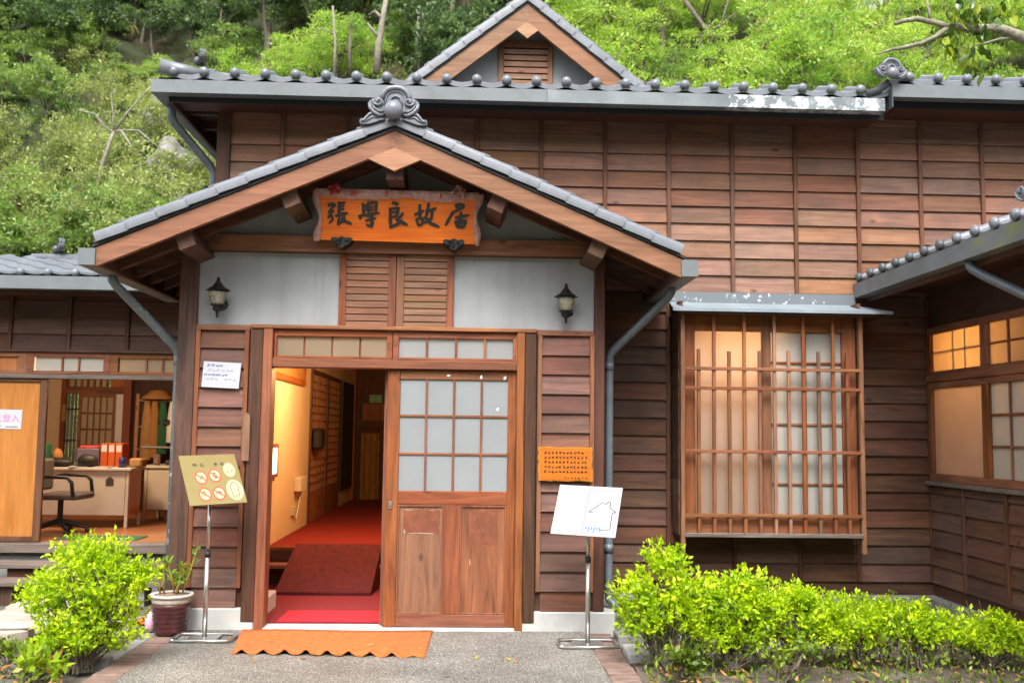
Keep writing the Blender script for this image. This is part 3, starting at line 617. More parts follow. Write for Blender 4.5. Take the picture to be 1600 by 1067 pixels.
bx = thing('wall_box', 'white electrical box with a dangling cord on the hall wall', 'electrical box', (-1.4, 3.75, .8))
B('case', 'office_cream', bx, -1.42, -1.34, 3.55, 3.95, .84, 1.0, .006); B('socket', 'office_cream', bx, -1.42, -1.40, 3.4, 3.6, .58, .68, .003)
MB().tube([(-1.38, 3.85, .84), (-1.40, 3.82, .72), (-1.405, 3.65, .52), (-1.405, 3.45, .6)], .008, 6).build('cord', 'plastic_white', bx, True)
bg_ = MB(); bg_.box(-1.40, -1.28, 4.55, 4.95, 1.3, 1.56, .03); tag(bg_.build('hanging_bag', 'black'), 'small black bag hanging beside the hall lattice screen', 'bag')
def ceiling_lamp(name, label, loc, watts, col=(1, .46, .12), rad=.12):
    t = thing(name, label, 'lamp', loc)
    MB().lathe([(.02, .0), (.12, -.02), (.14, -.10), (.10, -.17), (.02, -.19)], 16, loc).build('globe', 'bulb_warm', t, True); MB().tube([loc, (loc[0], loc[1], loc[2]+.06)], .03, 10).build('mount', 'iron', t)
    l = bpy.data.lights.new('lamp_light', 'POINT'); l.energy = watts; l.color = col; l.shadow_soft_size = rad
    o = bpy.data.objects.new('lamp_light', l); COL.objects.link(o); o.location = (loc[0], loc[1], loc[2]-.34); return t
ceiling_lamp('ceiling_lamp', 'warm globe lamp on the hall ceiling just inside the door', (-.42, 2.5, 2.64), 70, (1, .52, .19))

# ---- signs, lanterns on the porch
def lantern(x, label):
    t = thing('wall_lantern', label, 'lantern', (x, 0, 2.42), 'black iron lanterns on the porch plaster'); o = (x, -.13, 2.455); LL_ = lambda p, n=16, oo=(0, 0, 0): MB().lathe([(r_*1.0, z_*.78) for r_, z_ in p], n, oo)
    r = LL_([(.098, .225), (.088, .236), (.05, .265), (.028, .30), (.016, .325), (.01, .34), (.016, .347), (.004, .365)], 8, o).build('roof_cap', 'iron', t)
    LL_([(.072, .222), (.070, .19), (.055, .12), (.052, .085), (.051, .085), (.054, .12), (.069, .19), (.070, .222)], 16, o).build('glass_shade', 'lamp_glass', t, True)
    LL_([(.056, .086), (.056, .076), (.036, .068), (.036, .03), (.03, .022), (.012, .014), (.016, .0), (.008, -.012), (.012, -.03), (.003, -.05)], 12, o).build('base', 'iron', t, True)
    LL_([(.014, .085), (.014, .115), (.028, .14), (.03, .16), (.018, .185), (.004, .19)], 12, o).build('bulb', 'white_paint', t, True)
    MB().tube([(x, -.005, 2.55), (x+.04, -.04, 2.53), (x+.05, -.09, 2.50), (x+.02, -.13, 2.485)], [.03, .016, .014, .02], 8).build('arm', 'iron', t, True)
    LL_([(.045, 0), (.045, .012), (.03, .02)], 12).build('wall_rose', 'iron', t)
    q = [c for c in t.children][-1]; q.rotation_euler = (R(90), 0, 0); q.location = (x+.01, .002, 2.535)
    return t
plain('lamp_glass', (.30, .28, .20), .1, 0, .3, 20); _n = MATS['lamp_glass'].node_tree; _b = _n.nodes['Principled BSDF']; _b.inputs['Alpha'].default_value = .55
lantern(-1.418, 'black iron wall lantern on the grey plaster left of the shutters'); lantern(1.338, 'black iron wall lantern on the grey plaster right of the shutters')

# hanging name board with brush characters
sb = thing('name_board', 'orange wooden name board with five black brush characters under the gable', 'name board', (0, -.12, 3.04))
SB = [Vector(p) for p in ((-.629, -.31, 3.397), (.615, -.31, 3.39), (.606, -.18, 3.034), (-.624, -.18, 3.046))]      # tl tr br bl
sn = (SB[1]-SB[0]).cross(SB[3]-SB[0]).normalized()
if sn.y > 0: sn = -sn
def sgn(u, v, off=0.): return (SB[0]*(1-u)+SB[1]*u)*(1-v)+(SB[3]*(1-u)+SB[2]*u)*v+sn*off
def slab(name, pts, o0, o1, mat, parent):
    a = [sgn(u, v, o0) for u, v in pts]; b = [sgn(u, v, o1) for u, v in pts]; n = len(pts)
    m = MB(); m.add(a+b, [tuple(range(n)), tuple(range(2*n-1, n-1, -1))]+[(i, i+n, (i+1) % n+n, (i+1) % n) for i in range(n)]); return m.build(name, mat, parent)
slab('board', [(0, 0), (.25, .01), (.5, -.05), (.75, .0), (1, .0), (.99, .4), (.995, 1), (.003, 1), (-.002, .7), (.012, .35)], -.035, 0, 'sign_orange', sb)
def stroke_poly(parent, name, strokes, fx, off, thick, mat):
    m = MB()
    for st in strokes:
        *pts, wd = st; pts = [Vector((p[0], p[1], 0)) for p in pts]
        dense = []
        for a, b in zip(pts, pts[1:]):
            for t in (0, .33, .66): dense.append(a.lerp(b, t))
        dense.append(pts[-1]); n = len(dense); L = []; Rr = []
        for i, p in enumerate(dense):
            d = (dense[min(i+1, n-1)]-dense[max(i-1, 0)]).normalized(); nn = Vector((-d.y, d.x, 0))
            t = i/(n-1); k = 1.28*wd/2*(.82+.30*math.cos(3*t*math.pi)*(.5)+.16*(1-t)); e = d*wd*.28*(1 if i == n-1 else -1 if i == 0 else 0)
            L.append(p+nn*k*(.75 if i in (0, n-1) else 1)+e); Rr.append(p-nn*k*(.6 if i in (0, n-1) else 1)+e)
        o = len(m.v)
        for q in L+Rr:
            m.v.append(tuple(fx(q.x, q.y, off)))
        for q in L+Rr: m.v.append(tuple(fx(q.x, q.y, off+thick)))
        for i in range(n-1):
            m.f.append((o+i, o+i+1, o+n+i+1, o+n+i)); k = o+2*n; m.f.append((k+i, k+n+i, k+n+i+1, k+i+1))
            m.f.append((o+i, k+i, k+i+1, o+i+1)); m.f.append((o+n+i, o+n+i+1, k+n+i+1, k+n+i))
        off += .00012
    return m.build(name, mat, parent)
def fx_sign(cx, cy, off):
    px = 490+cx/9.7; py = 280+cy/9.7; v0 = py-300-(px-497)*7/249; return sgn((px-498)/247.5, v0/75, off)
CH = [
 [((228, 392), (300, 375), (322, 392), (280, 440), 44), ((282, 440), (225, 505), 36), ((228, 502), (300, 478), 34), ((300, 485), (215, 582), 34), ((222, 572), (285, 556), (280, 620), (232, 672), 30),
  ((392, 352), (386, 545), 46), ((390, 375), (478, 354), 36), ((395, 420), (462, 404), 26), ((395, 468), (462, 452), 26), ((335, 556), (508, 514), 42), ((392, 560), (362, 690), 36), ((362, 692), (478, 606), 34), ((470, 570), (425, 600), 26), ((425, 628), (500, 650), (570, 678), 36)],
 [((748, 372), (762, 535), 40), ((768, 395), (812, 410), 26), ((772, 440), (812, 445), 24), ((832, 345), (836, 520), 34), ((870, 352), (952, 350), (945, 505), 38), ((800, 385), (900, 372), 24), ((795, 430), (915, 418), 24), ((795, 475), (920, 462), 24),
  ((690, 558), (712, 605), 34), ((695, 556), (992, 510), 42), ((815, 562), (905, 548), (860, 596), 28), ((790, 626), (938, 594), 36), ((884, 580), (884, 715), 44), ((884, 722), (800, 690), 34)],
 [((1198, 358), (1280, 376), 46), ((1165, 445), (1165, 720), 46), ((1165, 448), (1298, 436), 38), ((1290, 440), (1258, 560), 42), ((1175, 505), (1262, 494), 26), ((1175, 580), (1262, 558), 34), ((1356, 520), (1275, 612), 40), ((1255, 606), (1330, 655), (1418, 688), 42), ((1158, 726), (1255, 690), (1335, 625), 42)],
 [((1538, 535), (1668, 478), 40), ((1611, 392), (1611, 600), 48), ((1556, 605), (1600, 715), 34), ((1560, 606), (1656, 588), (1650, 680), 38), ((1592, 706), (1665, 670), 34), ((1746, 375), (1712, 560), 46), ((1730, 492), (1856, 438), 40), ((1802, 486), (1785, 600), (1670, 668), 40), ((1690, 575), (1780, 672), (1905, 720), 42)],
 [((2152, 402), (2220, 382), (2278, 404), (2258, 444), 40), ((2170, 428), (2262, 436), 30), ((2230, 452), (2125, 500), 38), ((2122, 495), (2060, 600), (2012, 695), 44), ((2160, 582), (2352, 546), 42), ((2240, 505), (2226, 640), 44), ((2152, 645), (2196, 730), 40), ((2155, 645), (2320, 626), (2292, 718), 42), ((2195, 728), (2292, 722), 42), ((2200, 680), (2290, 668), 22)],
]
for strokes in CH: stroke_poly(sb, 'character', strokes, fx_sign, .001, .006, 'ink')
# faded cloth garland with rosettes along the board
gl = MB(); us = np.linspace(-.01, 1.01, 41); va = []
for i, u in enumerate(us):
    t = u; vlow = .07+.055*math.sin(math.pi*min(1, max(0, t/.55))) if t < .55 else .05+.09*math.sin(math.pi*min(1, (t-.55)/.45))
    wv = .006*math.sin(i*1.7)
    va += [sgn(u, -.085, .012+wv), sgn(u, -.02, .03-wv), sgn(u, vlow, .016+wv)]
gl.add(va, [(3*i+k, 3*i+k+1, 3*i+4+k, 3*i+3+k) for i in range(40) for k in (0, 1)]); GL = gl.build('garland', 'ribbon', sb, True)
for side, u0 in ((0, -.012), (1, 1.012)):
    m = MB(); vs = []
    for i, v in enumerate(np.linspace(-.05, 1.02, 20)):
        k = .02+.012*math.sin(v*9+side)+(.02*max(0, v-.7) if side == 0 else 0); s_ = -1 if side == 0 else 1
        c0 = u0-s_*(.0+.018*math.sin(min(1, v)*math.pi))
        vs += [sgn(c0-s_*.012, v, .012), sgn(c0+s_*k*.4, v, .022+.006*math.sin(i*2.)), sgn(c0+s_*k, v, .0)]
    m.add(vs, [(3*i+k, 3*i+k+1, 3*i+4+k, 3*i+3+k) for i in range(19) for k in (0, 1)]); m.build('ribbon_tail', 'ribbon', sb, True)
for (u, v, w_) in ((.235, -.03, .06), (.43, -.02, .012), (.77, .0, .012)):
    slab('ribbon_patch', [(u-w_/2, v-.05), (u+w_/2, v+.02), (u-w_/2, v+.08)] if w_ > .03 else [(u-w_/2, v-.05), (u+w_/2, v-.05), (u+w_/2, v+.06), (u-w_/2, v+.06)], .034, .035, 'ribbon_red', sb)
for u, mt in ((.108, 'ribbon_red'), (.885, 'ribbon')):
    m = MB(); c = sgn(u, -.07, .04)
    for k in range(46):
        a, rr = random.uniform(0, 6.28), random.uniform(.012, .05); p = c+Vector((math.cos(a)*rr, -.02+random.uniform(-.012, .02)*1.-.02*(1-rr/.05), math.sin(a)*rr))
        M_ = Matrix.Translation(p) @ Euler((random.uniform(0, 6), random.uniform(0, 6), random.uniform(0, 6))).to_matrix().to_4x4(); m.M = M_
        m.add([(-.018, 0, -.006), (0, .008, -.014), (.018, 0, -.006), (.014, .006, .012), (-.014, .006, .012)], [(0, 1, 2, 3, 4)])
    m.build('rosette', mt, sb)
for u in (.14, .86):
    c = sgn(u, 1.02, .0); lob = [(-.085, .02), (-.07, .035), (-.03, .03), (0, .045), (.03, .03), (.07, .035), (.085, .02), (.07, .0), (.055, -.02), (.03, -.03), (.012, -.05), (-.012, -.05), (-.03, -.03), (-.055, -.02), (-.07, 0)]
    m = MB().prism([(c.x+a*1., 3.03+b) for a, b in lob], -.20, -.075)
    br = m.build('bracket', 'iron', sb)
    for k in range(9): a = random.uniform(-.05, .05); MB().ball((c.x+a, -.202, 3.03+random.uniform(-.025, .02)), .012, 8, 6).build('bracket_relief', 'iron', br, True)

def scribble(m, fx, x, y, s, n=5, wd=.14):
    """one small illegible character: a few short strokes in a cell of side s"""
    for k in range(n):
        hz = k % 2 == 0; a = random.uniform(-.4, .4)*s; q = random.uniform(-.45, -.15)*s; e = random.uniform(.15, .45)*s; t = wd*s/2; sl = random.uniform(-.12, .12)*s
        pts = [(x+q, y+a-t), (x+e, y+a-t+sl), (x+e, y+a+t+sl), (x+q, y+a+t)] if hz else [(x+a-t, y+q), (x+a+t, y+q), (x+a+t+sl, y+e), (x+a-t+sl, y+e)]
        m.add([fx(*p) for p in pts], [(0, 1, 2, 3)])
# orange plaque
pq = thing('information_plaque', 'orange wooden plaque with rows of small carved writing right of the door', 'plaque', (1.35, -.045, 1.17))
pts = []
for t in np.linspace(0, 1, 14)[:-1]: pts.append((1.131+.43*t, 1.438+random.uniform(-.004, .003)))
for t in np.linspace(0, 1, 12)[:-1]: pts.append((1.566+random.uniform(-.009, .002), 1.435-.27*t))
for t in np.linspace(0, 1, 14)[:-1]: pts.append((1.564-.43*t, 1.168+random.uniform(-.003, .006)))
for t in np.linspace(0, 1, 12)[:-1]: pts.append((1.131+random.uniform(-.002, .01), 1.172+.27*t))
MB().prism(pts, -.070, -.048).build('board', 'plaque_edge', pq)
cx, cz = 1.348, 1.303
MB().prism([(cx+(a-cx)*.955, cz+(b-cz)*.94) for a, b in pts], -.073, -.070).build('face', 'plaque_orange', pq)
m = MB(); fxp = lambda x, z: (x, -.0738, z)
for r, nn in enumerate((11, 12, 12, 12, 12)):
    for k in range(nn): scribble(m, fxp, 1.19+k*.0292, 1.392-r*.0375, .023, 6, .18)
for k in range(5): scribble(m, fxp, 1.345+k*.028, 1.195, .021, 5)
for k in range(2): scribble(m, fxp, 1.488+k*.03, 1.195, .021, 5)
m.build('lettering', 'ink', pq, kind='stuff')
# white paper notice on the left boards
nt = thing('paper_notice', 'white laminated notice with blue handwriting pinned to boards left of the door', 'notice', (-1.38, -.05, 1.875))
A = [(-1.526, 2.078), (-1.232, 2.066), (-1.246, 1.864), (-1.538, 1.875)]
MB().prism(A, -.052, -.049).build('sheet', 'white_paper', nt)
def fxn(u, v): return tuple(Vector((0, -.0525, 0))+Vector(((A[0][0]*(1-u)+A[1][0]*u)*(1-v)+(A[3][0]*(1-u)+A[2][0]*u)*v, 0, (A[0][1]*(1-u)+A[1][1]*u)*(1-v)+(A[3][1]*(1-u)+A[2][1]*u)*v)))
m = MB(); m2 = MB()
for k in range(4): scribble(m, fxn, .14+k*.115, .15, .11, 6, .13)
for k in range(6): scribble(m2, fxn, .18+k*.118, .33, .11, 5, .09)
for k in range(7): scribble(m, fxn, .09+k*.09, .51, .10, 6, .13)
for k in (0, 1, 2, 4, 5, 6): scribble(m2, fxn, .15+k*.12, .68, .11, 5, .09)
m.build('lettering', 'ink_blue', nt, kind='stuff'); m2.build('lettering', 'lilac', nt, kind='stuff')
m3 = MB(); m3.add([fxn(.06, .83), fxn(.86, .86), fxn(.86, .872), fxn(.06, .842)], [(0, 1, 2, 3)]); m3.build('underline', 'pink_bag', nt)
# ================================================================== MAIN HOUSE
MH = thing('main_house', 'tall dark timber house block with grey tiled roof behind the porch', 'house', (1.5, .85, 0))
YW = .85
def wallbox(par, x0, x1, z0, z1, y0=YW+.002, y1=YW+.08, mat='dark_X'): return B('wall', mat, par, x0, x1, y0, y1, z0, z1, 0)
UP = wallbox(MH, -1.69, 7.2, 2.76, 4.60); LL = wallbox(MH, 1.665, 2.40, .16, 2.758); LR = wallbox(MH, 3.985, 4.82, .16, 2.758); LB = wallbox(MH, 2.401, 3.984, .16, .66)
bat = [2.94+.583*k for k in range(-7, 8)]
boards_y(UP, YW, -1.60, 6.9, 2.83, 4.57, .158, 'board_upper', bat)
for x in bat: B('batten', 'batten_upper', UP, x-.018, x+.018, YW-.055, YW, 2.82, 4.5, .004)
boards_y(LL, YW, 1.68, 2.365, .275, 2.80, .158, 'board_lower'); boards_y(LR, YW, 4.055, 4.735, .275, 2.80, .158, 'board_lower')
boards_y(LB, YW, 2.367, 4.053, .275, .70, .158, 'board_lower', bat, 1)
for x in bat[7:9]: B('batten', 'dark_Z', LB, x-.018, x+.018, YW-.05, YW, .275, .70, .004)
B('batten', 'dark_Z', LL, 2.33, 2.368, YW-.05, YW, .275, 2.76, .004); B('batten', 'dark_Z', LR, 4.03, 4.07, YW-.05, YW, .275, .7, .004)
B('post', 'dark_Z', MH, -1.72, -1.60, YW-.06, YW+.1, 2.5, 4.5, .006)
B('corner_post', 'dark_Z', MH, 4.70, 4.742, YW-.045, YW, .275, 2.8, .004)
B('base_board', 'dark_X', MH, 1.67, 4.80, YW-.012, YW+.05, .155, .285, .004)
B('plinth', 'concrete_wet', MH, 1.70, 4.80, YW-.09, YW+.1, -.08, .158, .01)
# sides, back and floor of the block so that no light leaks in
B('side_wall', 'dark_Z', MH, -1.69, -1.60, YW+.08, 6, 2.77, 4.52, 0); B('back_wall', 'dark_X', MH, -1.69, 7.2, 9.12, 9.2, -.05, 4.5, 0); B('side_wall', 'dark_Z', MH, 7.2, 7.3, YW, 9.2, -.05, 4.5, 0)
B('attic_floor', 'dark_X', MH, -1.69, 7.2, YW+.08, 9.1, 2.77, 2.82, 0)
# main roof
def main_roof():
    ye = .38; zt = 4.53; m = MB()
    def zr(y): return 4.50+.33*(y-.36)
    m.add([(-2.13, ye, zt), (7.5, ye, zt), (7.5, 5.2, zr(5.2)), (2.6, 5.2, zr(5.2)), (-2.13, 9.4, zt), (7.5, 9.4, zt)], [(0, 1, 2, 3), (0, 3, 4), (3, 2, 5, 4)])
    m.build('roof', 'tile_dark', MH)
    for k in range(24): put('eave_tile', EAVE, MH, (-1.98+k*.2575, .315, 4.557))
    for k in range(10): put('eave_tile', EAVE, MH, (4.36+k*.2575, .275, 4.668))
main_roof()
def gutter(par, x0, x1, y, z0, z1, mat, d=.11):
    g = MB(); pr = [(y, z0), (y+d, z0), (y+d, z1), (y+d-.008, z1), (y+d-.008, z0+.01), (y+.008, z0+.01), (y+.008, z1), (y, z1)]
    n = len(pr); g.add([(x0, a, b) for a, b in pr]+[(x1, a, b) for a, b in pr], [tuple(range(n)), tuple(range(2*n-1, n-1, -1))]+[(i, i+n, (i+1) % n+n, (i+1) % n) for i in range(n)])
    return g.build('gutter', mat, par)
gutter(MH, -2.16, 1.2, .30, 4.375, 4.487, 'gutter'); gutter(MH, 1.203, 4.155, .30, 4.375, 4.487, 'gutter_peeling'); gutter(MH, 4.21, 7.4, .26, 4.492, 4.606, 'gutter')
B('gutter_end', 'gutter', MH, 4.205, 4.21, .26, .7, 4.40, 4.606, 0)
B('gutter', 'gutter', MH, -2.16, -2.05, .412, 2.9, 4.375, 4.487, .004)
B('fascia', 'black', MH, -2.04, 4.19, .414, .44, 4.33, 4.55, 0); B('fascia', 'black', MH, 4.21, 7.4, .40, .43, 4.44, 4.69, 0); B('fascia', 'dark_Y', MH, -2.045, -2.02, .44, 2.9, 4.33, 4.48, 0)
B('soffit', 'dark_Y', MH, -2.02, 4.19, .44, YW-.06, 4.375, 4.40, 0); B('soffit', 'dark_Y', MH, 4.21, 7.4, .43, YW-.06, 4.46, 4.49, 0); B('soffit', 'dark_Y', MH, -2.02, -1.725, YW-.05, 2.9, 4.47, 4.5, 0)
for k in range(3): B('rafter', 'dark_X', MH, -2.02, -1.72, .95+k*.45, 1.01+k*.45, 4.40, 4.47, .003)
pipe(MH, [(-2.08, .62, 4.37), (-2.08, .64, 4.27), (-2.06, .68, 4.22), (-1.82, .93, 3.93), (-1.785, .96, 3.88), (-1.78, .96, 3.80), (-1.78, .96, 2.9)], .036, 'pipe')
# hip end: roll tile with small ornament at the left corner, ornament at the step
MB().tube([(-2.095, .30, 4.60), (-1.72, .42, 4.565)], [.066, .05], 14).build('hip_roll', 'tile', MH, True)
MB().tube([(-1.70, .42, 4.575), (-1.20, .55, 4.58)], .034, 10).build('hip_roll', 'tile', MH, True)
onigawara(MH, (-1.77, .40, 4.70), .55, R(-70), False, 'tile_dark')
onigawara(MH, (4.17, .22, 4.69), .72, R(6), False)
MB().tube([(4.0, .33, 4.525), (4.10, .30, 4.56), (4.18, .28, 4.63)], .035, 8).build('hip_roll', 'tile_dark', MH, True)
# upper gable
GX, GY, GS = 1.10, 1.75, .80
def zg(x): return 5.90-GS*abs(x-GX)
for sg in (-1, 1):
    x1 = GX+sg*1.40
    MB().prism([(GX, zg(GX)-.20), (GX, zg(GX)), (x1, zg(x1)), (x1, zg(x1)-.20)], GY, GY+.05).build('rake_board', 'rake_X', MH)
    MB().prism([(GX, zg(GX)), (GX, zg(GX)+.022), (x1, zg(x1)+.022), (x1, zg(x1))], GY-.01, GY+.06).build('roof_edge', 'black', MH)
    MB().prism([(GX, zg(GX)-.03), (GX, zg(GX)+.02), (x1, zg(x1)+.02), (x1, zg(x1)-.03)], GY+.06, 5.3).build('gable_roof', 'tile_dark', MH)
    vt = verge_tile_mesh(.225, h=.075); a = math.atan(GS)
    if sg < 0: vt.transform(Matrix.Scale(-1, 4, (1, 0, 0))); vt.flip_normals()
    for k in range(8):
        d = .01+k*.208; x = d*math.cos(a); put('verge_tile', vt, MH, (GX+sg*x, GY-.03, 5.90-GS*x+.115), (0, sg*(a-.02), 0))
onigawara(MH, (GX, GY-.03, 6.13), .9)
MB().prism([(GX, 5.70), (GX-.115, 5.62), (GX, 5.53), (GX+.115, 5.62)], GY-.008, GY+.03).build('gable_pendant', 'pendant', MH)
MB().prism([(GX-1.3, 4.75), (GX+1.3, 4.75), (GX, 5.90-.1)], 2.0, 2.06).build('gable_plaster', 'plaster', MH)
vf = MB(); vf.box(.815, .87, 1.965, 2.0, 4.85, 5.60, .004); vf.box(1.325, 1.38, 1.965, 2.0, 4.85, 5.60, .004); vf.box(.87, 1.325, 1.965, 2.0, 5.56, 5.60, .004)
VF = vf.build('louvre_vent', 'rake_Z', MH); B('backing', 'black', VF, .87, 1.325, 1.99, 2.0, 4.85, 5.56, 0)
for k in range(10):
    z = 4.92+k*.066; m = MB(); m.add([(x, y, q) for x in (.87, 1.325) for y, q in ((1.955, z), (1.955, z+.050), (1.989, z+.058), (1.989, z+.008))], [(0, 1, 2, 3), (7, 6, 5, 4)]+[(i, (i+1) % 4, (i+1) % 4+4, i+4) for i in range(4)]); m.build('slat', 'rake_X', VF)
# ---- lattice bay window
BY = .48; K = .9917
X_ = lambda x: .596+(x-.596)*K
Z_ = lambda z: 1.55+(z-1.55)*K
x0, x1 = X_(2.406), X_(4.02); zb, ztp = Z_(.69), 2.66
BAY = B('bay_window', 'dark_X', MH, x0+.04, x1-.04, BY+.051, YW+.1, zb-.02, zb, 0)
B('corner_post', 'lattice_Z', BAY, x0, x0+.038, BY, BY+.05, .53, ztp, .004); B('corner_post', 'lattice_Z', BAY, x1-.036, x1, BY, BY+.05, .55, ztp, .004)
for a_, b_ in ((x0+.0381, X_(2.55)), (X_(3.86), x1-.0361), (X_(3.145), X_(3.225))): B('frame', 'trim_Z', BAY, a_, b_, BY+.083, BY+.14, zb+.001, ztp, .004)
B('head', 'trim_X', BAY, X_(2.55), X_(3.86), BY+.088, BY+.138, Z_(2.46), ztp, .004); B('sill', 'trim_X', BAY, X_(2.55), X_(3.86), BY+.088, BY+.138, zb, Z_(.87), .004)
B('pane', 'glass_pink', BAY, X_(2.55), X_(3.145), BY+.115, BY+.12, Z_(.87), Z_(2.46), 0)
for a, b in ((X_(3.225), X_(3.53)), (X_(3.545), X_(3.86))):
    zz = [Z_(.87), Z_(1.13), Z_(1.65), Z_(2.19), Z_(2.46)]
    for q, r in zip(zz, zz[1:]): B('pane', 'glass_paper', BAY, a-.004, b+.004, BY+.115, BY+.12, q+.0005, r-.0005, 0)
for q in (1.13, 1.65, 2.19): B('muntin', 'trim_X', BAY, X_(3.225), X_(3.86), BY+.10, BY+.13, Z_(q)-.009, Z_(q)+.009, .002)
B('muntin', 'trim_Z', BAY, X_(3.53), X_(3.545), BY+.098, BY+.132, Z_(.87), Z_(2.46), .002)
for i, bxp in enumerate((2.567, 2.701, 2.835, 2.969, 3.104, 3.235, 3.361, 3.491, 3.626, 3.755, 3.879)):
    tall = i % 2 == 1; B('lattice_bar', 'lattice_Z', BAY, X_(bxp)-.014, X_(bxp)+.014, BY+.004, BY+.036, Z_(.70), ztp-.02 if tall else Z_(2.285)+random.uniform(-.01, .01), .003)
for i, z in enumerate((2.123, 1.953, 1.408, .861)): B('lattice_rail', 'lattice_X', BAY, x0+.034, x1-.032, BY-.008, BY+.022, Z_(z)-.014, Z_(z)+.014, .003)
B('lattice_rail', 'grey_tread', BAY, x0+.03, x1-.03, BY-.014, BY+.05, Z_(.698)-.02, Z_(.698)+.014, .003)
B('apron', 'trim_X', BAY, x0+.038, x1-.036, BY+.06, BY+.084, zb, Z_(.87), .003)
for xa, xb in ((x0+.002, x0+.03), (x1-.03, x1-.002)):
    sw = B('side_panel', 'dark_Y', BAY, xa, xb, BY+.051, YW+.05, zb-.03, ztp+.05, 0)
    for k in range(12): B('side_board', 'board_lower', sw, xa-.012 if xa == x0+.002 else xb, xa if xa == x0+.002 else xb+.012, BY+.053, YW-.035, zb+k*.158, zb+k*.158+.153, .002)
m = MB(); rx0, rx1 = 2.30, 4.21
def sheet(y0, z0, y1, z1, xa0, xa1, xb0, xb1, t=.006): m.add([(xa0, y0, z0), (xa1, y0, z0), (xb1, y1, z1), (xb0, y1, z1), (xa0, y0, z0-t), (xa1, y0, z0-t), (xb1, y1, z1-t), (xb0, y1, z1-t)], [(0, 1, 2, 3), (7, 6, 5, 4), (0, 4, 5, 1), (1, 5, 6, 2), (2, 6, 7, 3), (3, 7, 4, 0)])
sheet(.36, 2.625, YW-.04, 2.735, rx0, rx1, rx0+.06, rx1-.16); m.box(rx0, rx1, .355, .362, 2.60, 2.627); BR = m.build('bay_roof', 'flash', BAY)
MB().box(rx0+.06, rx1-.16, YW-.062, YW-.056, 2.73, 2.825).build('flashing', 'flash_flaky', BAY)
B('soffit', 'dark_X', BAY, rx0+.05, rx1-.05, .38, YW, 2.585, 2.60, 0); B('closing_board', 'dark_X', BAY, 2.37, 4.06, YW-.05, YW, 2.60, 2.80, 0)
# lit room behind the bay
rm = MB(); rm.box(2.2, 4.68, 3.4, 3.45, .3, 2.76); rm.box(2.15, 2.2, YW+.08, 3.45, .3, 2.76); rm.box(4.64, 4.69, YW+.08, 3.45, .3, 2.76); rm.box(2.15, 4.69, YW+.08, 3.45, .25, .3); rm.build('room', 'cream', MH)
ceiling_lamp('ceiling_lamp', 'warm globe lamp in the room behind the lattice bay window', (2.95, 1.15, 2.70), 55, (1, .6, .27))
cw = MB().add([(x, .80+.02*math.sin(x*28), z) for z in (.75, 2.55) for x in np.linspace(3.2, 3.98, 40)], [(i, i+1, 41+i, 40+i) for i in range(39)]).build('window_curtain', 'cream'); tag(cw, 'pale curtain drawn behind the right half of the lattice window', 'curtain')

# ================================================================== RIGHT WING
XW = 4.74
WG = thing('right_wing', 'low timber side wing with tiled eave projecting at the right edge', 'house', (5.5, -1.2, 0))
WB = B('wall', 'dark_Y', WG, XW+.002, XW+.07, -4.2, YW-.002, .20, 1.13, 0); B('wall', 'dark_Y', WG, XW+.002, XW+.07, -4.2, YW-.002, 2.525, 3.2, 0)
wb = [.21-.663*k for k in range(0, 7)]; edges = [YW-.01]+wb+[-4.2]
for (a, b) in zip(edges, edges[1:]):
    z = .275
    for k in range(6):
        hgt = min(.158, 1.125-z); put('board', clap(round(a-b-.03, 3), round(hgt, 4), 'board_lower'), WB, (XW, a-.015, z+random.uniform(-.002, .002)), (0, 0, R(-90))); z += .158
        if z > 1.09: break
for y in wb: B('batten', 'dark_Z', WB, XW-.05, XW, y-.022, y+.022, .27, 1.125, .004)
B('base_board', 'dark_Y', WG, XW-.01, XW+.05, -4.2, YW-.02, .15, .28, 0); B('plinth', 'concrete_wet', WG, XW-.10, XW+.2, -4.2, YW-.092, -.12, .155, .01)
B('sill', 'grey_tread', WG, XW-.075, XW+.05, -4.2, YW-.03, 1.13, 1.165, .005)
wf = MB(); wf.box(XW-.03, XW+.03, -4.2, YW-.04, 1.167, 1.235, .003); wf.box(XW-.03, XW+.03, -4.2, YW-.04, 1.985, 2.04, .003); wf.box(XW-.045, XW+.03, -4.2, YW-.04, 2.041, 2.10, .003)
wf.box(XW-.03, XW+.03, -4.2, YW-.04, 2.101, 2.135, .003); wf.box(XW-.03, XW+.03, -4.2, YW-.04, 2.47, 2.53, .003)
WF = wf.build('window', 'trim_Y', WG)
for ya in (.80, -.17, -1.14, -2.11, -3.08): 
    B('mullion', 'trim_Z', WF, XW-.032, XW+.032, ya-.05, ya+.05, 1.235, 1.985, .003); B('mullion', 'trim_Z', WF, XW-.032, XW+.032, ya-.05, ya+.05, 2.135, 2.47, .003)
B('pane', 'glass_pink', WF, XW+.0, XW+.004, -.12, .75, 1.235, 1.985, 0)
for s0, s1 in ((-1.09, -.22), (-2.06, -1.19)):
    for r in range(3):
        for c in range(3):
            y = s0+(s1-s0)*c/3; z = 1.235+.25*r; B('pane', 'glass_paper', WF, XW, XW+.004, y+.0005, y+(s1-s0)/3-.0005, z+.0005, z+.2495, 0)
    for r in (1, 2): B('muntin', 'trim_Y', WF, XW-.015, XW+.02, s0, s1, 1.235+.25*r-.01, 1.235+.25*r+.01, .002)
    for c in (1, 2): y = s0+(s1-s0)*c/3; B('muntin', 'trim_Z', WF, XW-.017, XW+.022, y-.01, y+.01, 1.235, 1.985, .002)
